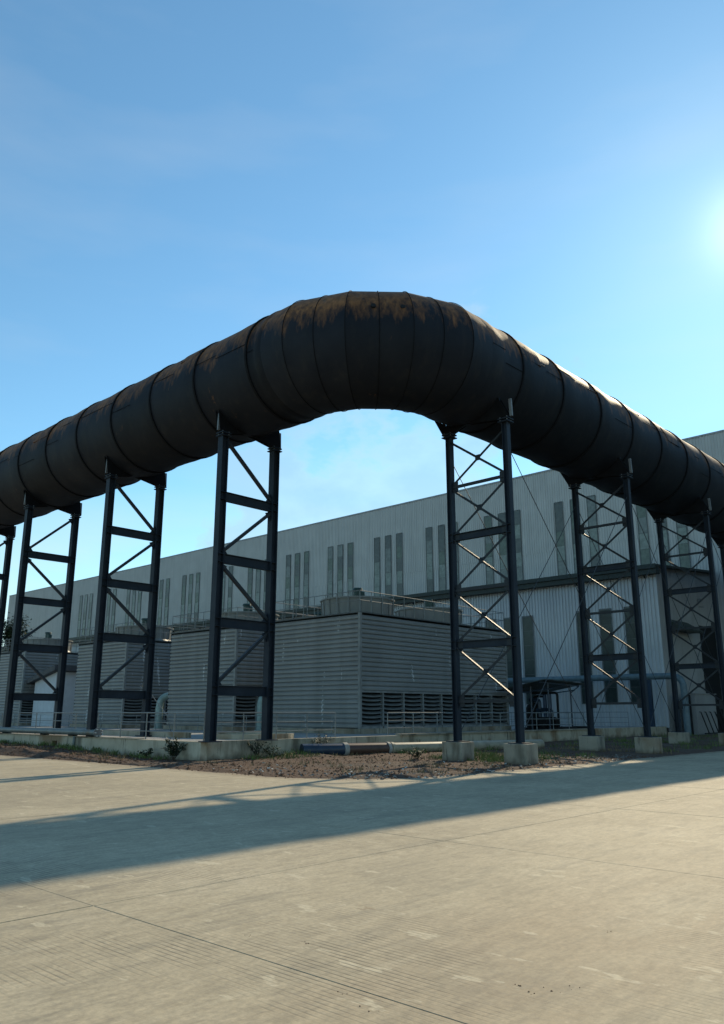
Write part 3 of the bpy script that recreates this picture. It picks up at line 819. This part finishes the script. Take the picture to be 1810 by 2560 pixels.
# ------------------------------------------------------------------ cooling towers
CA, CB, CW, CD = 28.8, 30.5, 6.95, 13.5
def cooling_tower():
    t = thing("cooling_tower", "x", 'cooling tower', CA, CB, 0.66, "cooling towers in a row on the concrete pad")
    z0, z1 = 0.92, 6.80
    m = MB(); m.box(CA - 0.15, CA + CW + 0.15, CB - 0.15, CB + CD + 0.15, 0.6, z0); m.build("basin", M_foot, t)
    m = MB(); m.box(CA + 0.25, CA + CW - 0.12, CB + 0.12, CB + CD - 0.12, z0, z1 - 0.02); m.build("core", M_black, t)
    # lapped boards on the face towards the low wall
    n = 24; h = (z1 - z0 - 0.1) / n
    def board(axis, u0, u1, c, zlo, hh):
        # trapezoid rib: the lower edge stands proud and throws a shadow on the board below
        pr = [(0.0, zlo + 0.004), (0.066, zlo + 0.03), (0.068, zlo + hh * 0.58), (0.012, zlo + hh * 0.90), (0.0, zlo + hh)]
        m = MB(); s = -1
        if axis == 'A': m.prism([(c + s * d, z) for d, z in pr] + [(c + 0.05, zlo + hh), (c + 0.05, zlo)], 'A', u0, u1)
        else:
            m.prism([(c + s * d, z) for d, z in pr] + [(c + 0.05, zlo + hh), (c + 0.05, zlo)], 'B', u0, u1)
        return m
    first = board('A', CA + 0.07, CA + CW - 0.05, CB, z0 + 0.02, h).build("cladding_board", M_ct, t)
    for i in range(1, n): inst(first, t, (0, 0, i * h))
    # boards above the louvres on the side face
    zl = 2.72; n2 = 16; h2 = (z1 - 0.1 - zl - 0.1) / n2
    first = board('B', CB + 0.07, CB + CD - 0.07, CA, zl + 0.1, h2).build("cladding_board", M_ct, t)
    for i in range(1, n2): inst(first, t, (0, 0, i * h2))
    m = MB(); m.box(CA - 0.085, CA + 0.065, CB - 0.085, CB + 0.065, z0, z1 + 0.05); m.build("corner_post", M_ctfr, t)
    m = MB(); m.box(CA + CW - 0.05, CA + CW, CB - 0.03, CB + 0.1, z0, z1); m.build("corner_post", M_black, t)
    m = MB(); m.box(CA - 0.08, CA + 0.06, CB + CD - 0.07, CB + CD + 0.08, z0, z1 + 0.05); m.build("corner_post", M_ctfr, t)
    # plain boards on the two faces turned away
    m = MB(); m.box(CA + CW, CA + CW + 0.05, CB + 0.1, CB + CD, z0, z1); m.box(CA + 0.06, CA + CW, CB + CD, CB + CD + 0.05, z0, z1); m.build("rear_cladding", M_ct, t)
    m = MB(); m.box(CA - 0.07, CA - 0.0, CB + 0.07, CB + CD - 0.07, zl, zl + 0.1); m.build("louvre_header", M_ctfr, t)
    nb = 8; bw = (CD - 0.14) / nb
    for j in range(nb):
        b0 = CB + 0.07 + j * bw
        m = MB()
        if j: m.box(CA - 0.06, CA + 0.12, b0 - 0.045, b0 + 0.045, z0 + 0.1, zl)
        m.box(CA - 0.05, CA + 0.1, b0 + 0.045, b0 + bw - 0.045, z0 + 0.002, z0 + 0.1)
        bay = m.build("louvre_bay", M_ctfr, t)
        ns = 8; hs = (zl - z0 - 0.1) / ns
        def slat():
            q = MB(); K = 6; vs = []; fs = []
            for i in range(K + 1):
                f = i / K; b_ = b0 + 0.05 + f * (bw - 0.1); sag = -0.045 * (1 - (2*f - 1) ** 2)
                zz = z0 + 0.12
                for a_, dz in ((CA - 0.03, 0.0), (CA - 0.03, 0.06), (CA + 0.12, 0.125), (CA + 0.12, 0.07)): vs.append(P(a_, b_, zz + dz + sag))
            for i in range(K):
                for e in range(4): fs.append([4*i + e, 4*i + (e+1)%4, 4*i + 4 + (e+1)%4, 4*i + 4 + e])
            fs += [[0, 1, 2, 3], [4*K, 4*K+1, 4*K+2, 4*K+3]]
            q.add(vs, fs); return q
        s0_ = slat().build("slat", M_slat, bay)
        for i in range(1, ns):
            o = inst(s0_, bay, (0, 0, i * hs)); o.rotation_euler = (0, 0, 0)
    # deck, stacks, motors, rail
    m = MB(); m.box(CA - 0.1, CA + CW + 0.02, CB - 0.1, CB + CD + 0.02, z1 - 0.02 + 0.022, z1 + 0.07); m.build("deck", M_deck, t)
    for cb in (CB + 3.45, CB + 10.1):
        ca_ = CA + 3.45
        m = MB(); m.cyl(ca_, cb, z1 + 0.071, z1 + 0.35, 2.2, 2.06, 40, caps=False); m.cyl(ca_, cb, z1 + 0.35, z1 + 1.18, 2.06, 2.12, 40, caps=False)
        stk = m.build("fan_stack", M_stack, t)
        m = MB(); m.cyl(ca_, cb, z1 + 1.18, z1 + 1.27, 2.2, 2.2, 40)
        m.build("rim", M_stack, stk)
        m = MB()
        for q in range(20):
            a = 2 * math.pi * (q + .3) / 20; x, y = math.cos(a), math.sin(a)
            m.tube([(ca_ + 2.20 * x, cb + 2.20 * y, z1 + 0.1), (ca_ + 2.09 * x, cb + 2.09 * y, z1 + 0.4), (ca_ + 2.14 * x, cb + 2.14 * y, z1 + 1.18)], 0.03, 4)
        m.build("stack_rib", M_stack, stk)
        m = MB(); m.bar((ca_ - 2.1, cb, z1 + 1.31), (ca_ + 2.1, cb, z1 + 1.31), 0.18, 0.08); m.build("motor_beam", M_ctfr, t)
        m = MB(); m.cyl(ca_, cb, z1 + 1.33, z1 + 1.48, 0.34, 0.34, 16); m.cyl(ca_, cb, z1 + 1.48, z1 + 1.9, 0.24, 0.24, 16); m.cyl(ca_, cb, z1 + 1.9, z1 + 2.02, 0.3, 0.27, 16)
        m.box(ca_ - 0.42, ca_ - 0.2, cb - 0.16, cb + 0.16, z1 + 1.5, z1 + 1.78)
        m.build("motor", M_motor, t)
    rl = MB(); po = MB(); zr = z1 + 1.17
    e = 0.02
    for z in (zr, zr - 0.5):
        for p, q in (((CA, CB), (CA + CW, CB)), ((CA, CB), (CA, CB + CD)), ((CA + CW, CB), (CA + CW, CB + CD)), ((CA, CB + CD), (CA + CW, CB + CD))):
            rl.tube([(*p, z), (*q, z)], 0.021, 6)
    rl.build("deck_rail", M_rail, t)
    def post(A, B):
        m = MB(); m.tube([(A, B, z1 + 0.07), (A, B, zr)], 0.021, 6); m.build("rail_post", M_rail, t)
    for i in range(9):
        post(CA + CW * i / 8, CB); post(CA + CW * i / 8, CB + CD)
    for i in range(1, 15):
        post(CA, CB + CD * i / 15); post(CA + CW, CB + CD * i / 15)
    return t
ct = cooling_tower()
ct['label'] = "grey louvred cooling tower with both faces showing, nearest the bend of the duct"
ct_labels = ["grey ribbed cooling tower half behind the corner tower's heavy legs",
             "grey ribbed cooling tower beside the white hut, between second and third steel towers",
             "grey ribbed cooling tower behind the white hut, last of the row"]
for a, lab in zip((39.1, 51.6, 67.7), ct_labels):
    c = copy_tree(ct); c.location = P(a, CB, 0.66); c['label'] = lab

# ------------------------------------------------------------------ railings
def railing(label, axis, u0, u1, c, z0, z1, sp, mids=(0.33, 0.66), r=0.024):
    t = thing("railing", label, 'railing', *((u0, c) if axis == 'A' else (c, u0)), z0, "pipe railings round the concrete pad")
    n = max(1, round((u1 - u0) / sp))
    def q(u, z): return (u, c, z) if axis == 'A' else (c, u, z)
    m = MB(); m.tube([q(u0, z1), q(u1, z1)], r, 8); m.build("top_rail", M_rail, t)
    for f in mids:
        m = MB(); m.tube([q(u0, z0 + (z1 - z0) * f), q(u1, z0 + (z1 - z0) * f)], r * 0.8, 6); m.build("middle_rail", M_rail, t)
    for i in range(n + 1):
        u = u0 + (u1 - u0) * i / n
        m = MB(); m.tube([q(u, z0), q(u, z1)], r, 8); m.build("post", M_rail, t)
railing("grey pipe railing along the top of the long low wall, between tower legs", 'A', 24.75, 78, 17.98, 0.66, 1.70, 1.9)
railing("short grey pipe railing returning back from the low wall's corner by the blue pipe", 'B', 18.3, 24.9, 24.95, 0.66, 1.70, 1.65)
railing("grey pipe railing along the low wall in front of the louvres", 'B', 28.3, 46.6, 24.98, 0.7, 1.70, 1.9)
railing("thin grey railing in front of the annex wall, beyond the shed", 'A', 27.0, 45.5, 57.0, 0.65, 1.75, 1.4, r=0.02)
railing("thin grey railing at the feet of the cooling towers, behind the wall railing", 'A', 29.5, 77, 29.2, 0.66, 1.55, 2.3, r=0.02)

# ------------------------------------------------------------------ pipes
t = thing("water_pipe", "grey green pipe lying along the top of the low wall, ending in a flange", 'pipe', 31.4, 17.55, 0.7)
m = MB(); m.tube([(31.5, 17.52, 0.90), (90, 17.52, 0.90)], 0.125, 14); m.build("pipe_barrel", M_pipe, t)
m = MB(); m.tube([(31.42, 17.52, 0.90), (31.5, 17.52, 0.90)], 0.19, 16); m.build("end_flange", M_lite, t)
for q in range(6):
    a = q * math.pi / 3
    m = MB(); m.tube([(31.30, 17.52 + 0.15 * math.cos(a), 0.90 + 0.15 * math.sin(a)), (31.44, 17.52 + 0.15 * math.cos(a), 0.90 + 0.15 * math.sin(a))], 0.022, 6)
    m.build("flange_bolt", M_scrap, t)
for a in (31.9, 33.6, 36.2, 40.1, 44.2, 49, 55, 62):
    m = MB(); m.box(a - 0.22, a + 0.22, 17.44, 17.66, 0.737, 0.785); m.build("pipe_support", M_ring, t)
m = MB(); m.tube([(33.35, 17.5, 0.72), (33.35, 17.5, -0.05)], 0.06, 10)
tag(m.build("drain_pipe", M_pipe), "short vertical drain pipe running down the face of the low wall", 'pipe')

t = thing("fallen_pipe", "thick navy, brown and tan pipe lying on the soil behind the footing blocks", 'pipe', 22.6, 24, 0)
def pp(f):
    a0, b0, a1, b1 = 24.1, 22.2, 21.4, 35.5
    return (a0 + (a1 - a0) * f ** 0.8, b0 + (b1 - b0) * f)
def pseg(f0, f1, z=0.27, n=5): return [(*pp(f0 + (f1 - f0) * i / n), z - 0.06 * (f0 + (f1 - f0) * i / n)) for i in range(n + 1)]
m = MB(); m.tube(pseg(0.0, 0.13), 0.25, 20); m.build("navy_length", M_navy, t)
m = MB(); m.tube(pseg(0.13, 0.145, n=1), 0.275, 20); m.build("joint_collar", M_collar, t)
m = MB(); m.tube(pseg(0.145, 0.29), 0.245, 20); m.build("brown_length", M_brown, t)
m = MB(); m.tube(pseg(0.29, 0.30, n=1), 0.27, 20); m.build("joint_collar", M_collar, t)
m = MB(); m.tube(pseg(0.305, 0.315, n=1), 0.262, 20); m.build("joint_collar", M_tan, t)
m = MB(); m.tube(pseg(0.30, 1.0, n=8), 0.235, 20); m.build("tan_length", M_tan, t)

def elbow_path(p0, p1, p2, r, n=6):
    """p0 -> p1 (corner) -> p2 rounded with radius r"""
    p0, p1, p2 = Vector(p0), Vector(p1), Vector(p2)
    d0, d2 = (p0 - p1).normalized(), (p2 - p1).normalized()
    a, b = p1 + d0 * r, p1 + d2 * r; out = [p0]
    for i in range(n + 1):
        f = i / n; out.append(a.lerp(p1, f).lerp(p1.lerp(b, f), f))
    return [tuple(q) for q in out + [p2]]
for a, lab in ((37.7, "pale green riser pipe with a rounded elbow, between the first two cooling towers"),
               (48.4, "pale green riser pipe with a rounded elbow, between second and third cooling towers")):
    t = thing("riser_pipe", lab, 'pipe', a, 31.5, 0.66, "riser pipes between the cooling towers")
    m = MB(); m.tube(elbow_path((a, 31.4, 0.66), (a, 31.4, 2.85), (a - 1.6, 33.4, 2.85), 0.75), 0.24, 14); m.build("pipe_barrel", M_riser, t)
    m = MB(); m.tube([(a, 31.4, 0.66), (a, 31.4, 0.72)], 0.36, 16); m.build("base_flange", M_riser, t)
    m = MB(); m.tube([(a + 0.42, 31.4, 0.66), (a + 0.42, 31.4, 2.1)], 0.05, 8); m.build("stand_rod", M_rail, t)

# blue pipe crossing in front of the annex, then down
t = thing("overhead_pipe", "blue grey pipe crossing before the annex wall and elbowing down to the soil", 'pipe', 23.5, 59.5, 0)
m = MB(); m.tube([(40, 59.5, 4.35), (30, 59.5, 4.35)] + elbow_path((28, 59.5, 4.35), (23.9, 59.9, 4.35), (23.9, 59.9, 0.0), 0.9), 0.24, 14)
m.build("pipe_barrel", M_bluepipe, t)
for a, b_ in ((26.85, 59.5), (26.3, 59.5)):
    m = MB(); m.box(a - 0.13, a + 0.13, b_ - 0.13, b_ + 0.13, 0.66, 4.10); m.build("support_column", M_navy, t)
for a in (35.3, 34.85):
    m = MB(); m.tube([(a, 59.5, 0.66), (a, 59.5, 4.12)], 0.17, 12); m.build("support_column", M_navy, t)
m = MB(); m.box(34.6, 35.55, 59.2, 59.8, 0.66, 0.75); m.build("support_base", M_navy, t)

# round kerb of a sump behind the corner tower
m = MB()
for z0, z1, r in ((0.66, 0.86, 1.9),):
    n = 40
    for ra, rb_, za, zb_ in ((r, r, z0, z1), (r, r - 0.18, z1, z1), (r - 0.18, r - 0.18, z1, z0)):
        vs = [P(27.6 + q * math.cos(2*math.pi*k/n), 22.4 + q * math.sin(2*math.pi*k/n), z) for q, z in ((ra, za), (rb_, zb_)) for k in range(n)]
        m.add(vs, [[k, (k+1)%n, n+(k+1)%n, n+k] for k in range(n)])
tag(m.build("round_sump", M_wall), "low round concrete sump kerb on the pad behind the corner tower", 'sump')
m = MB(); m.box(29.6, 36.5, 20.6, 20.85, 0.62, 0.9)
tag(m.build("concrete_kerb", M_wall), "straight low concrete kerb on the pad behind the wall railing", 'kerb')

# ------------------------------------------------------------------ hut
t = thing("hut", "small white plastered hut with a dark sloping roof among the cooling towers", 'hut', 63.3, 31.0, 0.66)
a0, a1, b0, b1 = 63.2, 66.9, 31.2, 37.5
m = MB(); m.prism([(a0, 0.66), (a1, 0.66), (a1, 4.25), (a0, 5.0)], 'B', b0, b1); m.build("wall", M_hut, t)
m = MB(); m.prism([(a0 - 0.55, 5.02), (a1 + 0.6, 4.05), (a1 + 0.6, 4.4), (a0 - 0.55, 5.45)], 'B', b0 - 0.5, b1 + 0.5); m.build("roof", M_hutroof, t)
m = MB(); m.box(a0 - 0.03, a0 + 0.02, 33.6, 35.6, 2.6, 3.7); m.build("window", M_black, t)

# ------------------------------------------------------------------ open pump shed
t = thing("pump_shed", "open shed of thin posts with a dark sheet roof over the pumps", 'shed', 28.0, 42.0, 0.66)
def shz(A, B): return 3.60 - 0.175 * (A - 25.2) - 0.025 * (B - 42.5)
A0, A1, B0_, B1_ = 25.15, 28.6, 42.5, 47.5
nsh = 9                              # lapped roof sheets, side by side
for i in range(nsh):
    b0, b1 = B0_ + (B1_ - B0_) * i / nsh, B0_ + (B1_ - B0_) * (i + 1) / nsh + 0.03
    m = MB()
    vs = [P(A, B, shz(A, B) + d + (0.012 if i % 2 else 0)) for d in (0, 0.03) for A, B in ((A0, b0), (A1, b0), (A1, b1), (A0, b1))]
    m.add(vs, [[0,1,2,3],[4,5,6,7],[0,1,5,4],[1,2,6,5],[2,3,7,6],[3,0,4,7]]); m.build("roof_sheet", M_shed, t)
for A, B in ((25.6, 43.6), (25.6, 46.3), (28.1, 44.4), (28.1, 46.3), (26.8, 43.6)):
    m = MB(); m.tube([(A, B, 0.66), (A, B, shz(A, B))], 0.05, 8); m.build("post", M_navy, t)
for B in (43.6, 46.3):
    m = MB(); m.bar((25.3, B, shz(25.3, B) - 0.42), (28.5, B, shz(28.5, B) - 0.2), 0.06, 0.06); m.build("tie_bar", M_navy, t)
for A in (25.6, 28.1):
    m = MB(); m.bar((A, 42.6, shz(A, 42.6) - 0.05), (A, 47.4, shz(A, 47.4) - 0.05), 0.06, 0.08); m.build("purlin", M_navy, t)
m = MB(); m.bar((25.6, 46.3, shz(25.6, 46) - 0.55), (25.6, 47.4, shz(25.6, 47) - 0.08), 0.05, 0.05); m.build("knee_brace", M_navy, t)
def pump(A, B, lab, big):
    t = thing("pump", lab, 'pump', A, B, 0.66, "dark pumps under the shed")
    m = MB(); m.box(A - 0.45, A + 0.45, B - 0.9, B + 0.9, 0.66, 0.82); m.build("base_frame", M_black, t)
    m = MB(); m.tube([(A, B - 0.8, 1.12), (A, B + 0.1, 1.12)], 0.30, 16)
    for i in range(6): m.tube([(A, B - 0.75 + i * 0.13, 1.12), (A, B - 0.71 + i * 0.13, 1.12)], 0.33, 16)
    m.build("motor", M_black, t)
    m = MB(); m.tube([(A, B + 0.2, 1.1), (A, B + 0.6, 1.1)], 0.36, 18); m.build("volute", M_black, t)
    h = 2.5 if big else 1.9
    m = MB(); m.tube(elbow_path((A, B + 0.4, 1.2), (A, B + 0.4, h), (A + 0.7, B + 0.4, h), 0.25), 0.13 if big else 0.1, 10); m.build("outlet", M_navy, t)
    m = MB(); m.tube([(A - 0.2, B + 0.4, h - 0.65), (A + 0.2, B + 0.4, h - 0.65)], 0.16, 12); m.build("valve", M_navy, t)
pump(27.5, 45.3, "dark pump with a tall outlet pipe under the shed, nearest the louvres", True)
pump(26.4, 44.9, "dark pump with a short outlet pipe under the shed, beside the front posts", False)
t = thing("pressure_tank", "upright dark tank with a domed top under the shed roof", 'tank', 28.1, 46.0, 0.66)
m = MB()
for (ra, za), (rb_, zb_) in zip(((0.5, 0.7), (0.5, 2.0), (0.4, 2.2), (0.2, 2.3)), ((0.5, 2.0), (0.4, 2.2), (0.2, 2.3), (0.02, 2.33))): m.cyl(28.1, 46.0, za, zb_, ra, rb_, 20, caps=False)
m.build("shell", M_black, t)
m = MB(); m.tube(elbow_path((28.1, 46.0, 2.25), (28.1, 46.0, 2.7), (27.4, 46.0, 2.7), 0.2), 0.06, 8); m.build("top_pipe", M_black, t)
m = MB(); m.tube(elbow_path((27.6, 45.0, 2.9), (25.8, 45.0, 2.9), (25.8, 45.0, 0.8), 0.2) + elbow_path((25.8, 45.0, 0.9), (25.8, 45.4, 0.80), (25.2, 46.8, 0.80), 0.1, 2)[1:], 0.075, 10)
tag(m.build("down_pipe", M_black), "thin dark pipe bending down from the shed roof and along the pad", 'pipe')
m = MB(); m.tube(elbow_path((25.6, 46.4, 0.82), (24.35, 46.6, 0.82), (24.35, 46.6, -0.05), 0.25), 0.09, 10)
tag(m.build("drain_pipe", M_black), "dark drain pipe bending over the end of the back low wall", 'pipe')
m = MB(); m.tube([(32.0, 21.5, 0.66), (31.6, 20.9, 1.6), (33.0, 20.6, 2.85), (33.25, 20.6, 3.0), (33.3, 20.6, 2.85), (33.1, 20.7, 2.8)], 0.022, 6)
tag(m.build("bent_rod", M_rail), "thin hooked metal rod leaning beside the second tower's rear leg", 'rod')

# ------------------------------------------------------------------ by the annex end wall
t = thing("switch_cabinet", "pale grey free-standing cabinet by the annex end wall", 'cabinet', 24.6, 65, 0)
m = MB(); m.box(24.1, 24.9, 62.3, 66.4, 0.1, 3.1); m.build("body", M_end, t)
m = MB(); m.box(24.0, 24.98, 62.2, 66.5, 3.1, 3.16); m.build("top", M_end, t)
m = MB(); m.box(24.3, 24.6, 61.75, 62.0, 0.1, 3.0); m.build("side_post", M_black, t)
t = thing("slanted_rack", "row of slanted dark bars on a base rail before the pale cabinet", 'rack', 23.5, 63.5, 0)
m = MB(); m.bar((23.4, 61.8, 0.22), (23.4, 66.2, 0.22), 0.08, 0.08); m.build("base_rail", M_black, t)
for i in range(5):
    b_ = 61.9 + i * 0.95
    m = MB(); m.bar((23.4, b_ + 0.7, 0.22), (23.6, b_, 1.75), 0.06, 0.05); m.bar((23.6, b_ - 0.25, 1.76), (23.6, b_ + 0.02, 1.76), 0.06, 0.05); m.build("slanted_bar", M_black, t)

# ------------------------------------------------------------------ plants, rubble, litter
def leaf_quad(m, c, L, w, rnd, up=0.5):
    d = Vector((rnd.uniform(-1, 1), rnd.uniform(-1, 1), rnd.uniform(-0.3, 1) * up)).normalized()
    s = d.cross(Vector((rnd.uniform(-.4, .4), rnd.uniform(-.4, .4), 1))).normalized()
    m.add([c, c + d * L * 0.5 + s * w, c + d * L, c + d * L * 0.5 - s * w], [[0, 1, 2, 3]])
def shrub(A, B, z, r, h, n, L, label, mat, seed, name="shrub", cat='shrub'):
    rnd = random.Random(seed)
    t = thing(name, label, cat, A, B, z)
    st = MB(); fo = MB(); c0 = P(A, B, z)
    for k in range(max(5, n // 60)):
        e = Vector((rnd.uniform(-r, r), rnd.uniform(-r, r), h * rnd.uniform(0.55, 1.0)))
        midp = e * 0.5 + Vector((rnd.uniform(-.1, .1), rnd.uniform(-.1, .1), 0.05)) * h
        st.tube([tuple(c0), tuple(c0 + midp), tuple(c0 + e)], [0.012, 0.009, 0.004], 5, conv=False)
        for q in range(n // max(5, n // 60)):
            f = rnd.uniform(0.25, 1.0); p = (midp * (2*f) if f < .5 else midp.lerp(e, 2*f - 1))
            p = p + Vector((rnd.gauss(0, .09 * r), rnd.gauss(0, .09 * r), rnd.gauss(0, .05 * h)))
            leaf_quad(fo, c0 + p, L * rnd.uniform(.6, 1.3), L * 0.28, rnd)
    st.build("stem", M_bark, t); fo.build("foliage", mat, t, smooth=False, normals=False)
shrub(25.35, 17.15, 0.05, 0.42, 0.85, 420, 0.13, "leafy dark green shrub growing against the wall's drain hole", M_leafd, 3)
shrub(23.95, 19.9, 0.05, 0.34, 0.75, 420, 0.09, "upright thin green shrub growing by the wall under the corner tower", M_leafd, 4)
shrub(24.2, 20.8, 0.05, 0.42, 0.4, 260, 0.08, "low green weed clump trailing along the wall beside the upright shrub", M_leaf, 5)
shrub(24.15, 23.4, 0.15, 0.42, 0.75, 420, 0.08, "dark twiggy shrub at the navy end of the fallen pipe", M_leafd, 6)
shrub(23.2, 29.0, 0.1, 0.5, 0.45, 300, 0.10, "green weed clump beside the tan length of fallen pipe", M_leaf, 8)
shrub(19.4, 23.6, 0.05, 0.5, 0.42, 360, 0.09, "dark weed clump at the foot of the inner footing block", M_leafd, 9)
shrub(26.9, 17.1, 0.1, 0.4, 0.3, 220, 0.10, "low green weed clump along the low wall behind the drain hole shrub", M_leafd, 11)
# tree far down the row
t = thing("tree", "small dark green tree far behind the last cooling tower", 'tree', 95.1, 40.9, 0.6)
rnd = random.Random(5); tr = MB(); cr = MB()
c0 = P(95.1, 40.9, 0.6)
tr.tube([tuple(c0), tuple(c0 + Vector((0.1, 0, 4))), tuple(c0 + Vector((0, 0.1, 7.5))), tuple(c0 + Vector((0.2, 0, 10)))], [0.22, 0.18, 0.12, 0.05], 8, conv=False)
for k in range(26):
    e = Vector((rnd.gauss(0, 0.55), rnd.gauss(0, 0.55), rnd.uniform(8.6, 12.0)))
    tr.tube([tuple(c0 + Vector((0, 0, e.z - 1.6))), tuple(c0 + e)], [0.06, 0.02], 5, conv=False)
    for q in range(90):
        leaf_quad(cr, c0 + e + Vector((rnd.gauss(0, .4), rnd.gauss(0, .4), rnd.gauss(0, .36))), 0.30, 0.12, rnd)
tr.build("trunk", M_bark, t); cr.build("crown", M_leafd, t, smooth=False, normals=False)

rnd = random.Random(21)
gm = MB()
def tuft(A, B, n, h, spread):
    for q in range(n):
        a, b_ = A + rnd.gauss(0, spread), B + rnd.gauss(0, spread)
        if edge_d(a, b_) < 0.25 or (b_ > 17.5 and a > 24.5): continue
        c = P(a, b_, max(0.0, soil_h(a, b_)) - 0.01)
        d = Vector((rnd.gauss(0, .45), rnd.gauss(0, .45), 1)).normalized() * h * rnd.uniform(.7, 1.9)
        s = Vector((rnd.uniform(-1, 1), rnd.uniform(-1, 1), 0)).normalized() * 0.014
        gm.add([c - s, c + s, c + d * .6 + s * .7 + Vector((0, 0, .01)), c + d], [[0, 1, 2, 3]])
for q in range(70): tuft(rnd.uniform(21.6, 24.3), rnd.uniform(26.2, 36), 34, 0.16, 0.16)
for q in range(60): tuft(rnd.uniform(15.5, 19.5), rnd.uniform(24.0, 27.5), 36, 0.13, 0.18)
for q in range(55): tuft(rnd.uniform(15.0, 24.2), rnd.uniform(28, 46), 30, 0.14, 0.25)
for q in range(30): tuft(rnd.uniform(15.5, 25.5), rnd.uniform(44, 60), 26, 0.18, 0.35)
for q in range(46): tuft(rnd.uniform(26.0, 44), rnd.uniform(17.0, 17.45), 30, 0.15, 0.12)
for q in range(14): tuft(rnd.uniform(23.2, 24.2), rnd.uniform(18.5, 23.5), 26, 0.14, 0.15)
tag(gm.build("grass", M_grass, smooth=False, normals=False), kind='stuff')
gm = MB()
for q in range(70): tuft(rnd.uniform(14.6, 24.2), 15.8 + rnd.random() * 22, 22, 0.10, 0.22)
for q in range(36): tuft(rnd.uniform(26.0, 46), rnd.uniform(15.6, 17.4), 22, 0.10, 0.2)
tag(gm.build("dry_grass", M_dry, smooth=False, normals=False), kind='stuff')

def lump(m, c, r, rnd, flat=0.7):
    n = 5; a0 = rnd.uniform(0, 6); vs = []
    for k in range(n):
        a = a0 + 2 * math.pi * k / n; q = r * rnd.uniform(.6, 1.2)
        vs.append(c + Vector((math.cos(a) * q, math.sin(a) * q, r * rnd.uniform(-.25, .15))))
    vs.append(c + Vector((rnd.uniform(-.3, .3) * r, rnd.uniform(-.3, .3) * r, r * flat * rnd.uniform(.6, 1.1))))
    m.add(vs, [[k, (k + 1) % n, n] for k in range(n)])
cl_, st_, sp_ = MB(), MB(), MB()
for q in range(5200):
    if rnd.random() < 0.45: a, b_ = rnd.uniform(25, 52), rnd.uniform(14.8, 17.5)
    else: a, b_ = rnd.uniform(14, 24.4), 14.8 + (rnd.random() ** 1.3) * 17
    d = edge_d(a, b_)
    if d < 0.0: continue
    lump(cl_, P(a, b_, soil_h(a, b_)), 0.02 + 0.055 * rnd.random() ** 2.2, rnd)
for q in range(2600):
    a, b_ = rnd.uniform(13.9, 20), 15.5 + rnd.random() * 16
    d = edge_d(a, b_)
    if d < -0.05 or rnd.random() > math.exp(-max(0, d) / 1.6): continue
    lump(st_, P(a, b_, max(0, soil_h(a, b_))), 0.015 + 0.05 * rnd.random() ** 2, rnd, 0.8)
for q in range(420):
    a, b_ = rnd.uniform(14.0, 22), 15.3 + rnd.random() * 14
    d = edge_d(a, b_)
    if d < 0 or rnd.random() > math.exp(-max(0, d - .2) / 1.4): continue
    c = P(a, b_, max(0, soil_h(a, b_)) + 0.02)
    u = Vector((rnd.gauss(0, 1), rnd.gauss(0, 1), rnd.gauss(0, .25))).normalized() * rnd.uniform(.02, .06)
    w = Vector((-u.y, u.x, rnd.gauss(0, .02))).normalized() * rnd.uniform(.01, .03)
    h_ = Vector((0, 0, 0.012))
    sp_.add([c - u - w, c + u - w, c + u + w, c - u + w, c - u - w + h_, c + u - w + h_, c + u + w + h_, c - u + w + h_],
            [[4,5,6,7],[0,1,5,4],[1,2,6,5],[2,3,7,6],[3,0,4,7]])
tag(cl_.build("soil_clods", M_clod, smooth=False, normals=False), kind='stuff')
tag(st_.build("rubble", M_stone, smooth=False, normals=False), kind='stuff')
tag(sp_.build("litter", M_scrap, smooth=False, normals=False), kind='stuff')
# a few crumbs of dried earth on the near slabs
cr = MB()
for (a, b_) in ((3.0, 4.9), (3.05, 4.75), (3.2, 4.85), (2.9, 5.05), (2.0, 6.6), (2.3, 7.6), (2.05, 7.9), (1.6, 7.3), (3.9, 4.0), (3.6, 3.9), (4.9, 4.6), (5.4, 4.4), (2.2, 6.0), (3.4, 6.5), (1.55, 5.6), (1.5, 5.65)):
    for q in range(3): lump(cr, P(a + rnd.gauss(0, .03), b_ + rnd.gauss(0, .03), 0.002), 0.003 + 0.007 * rnd.random(), rnd)
tag(cr.build("earth_crumbs", M_clod, smooth=False, normals=False), kind='stuff')
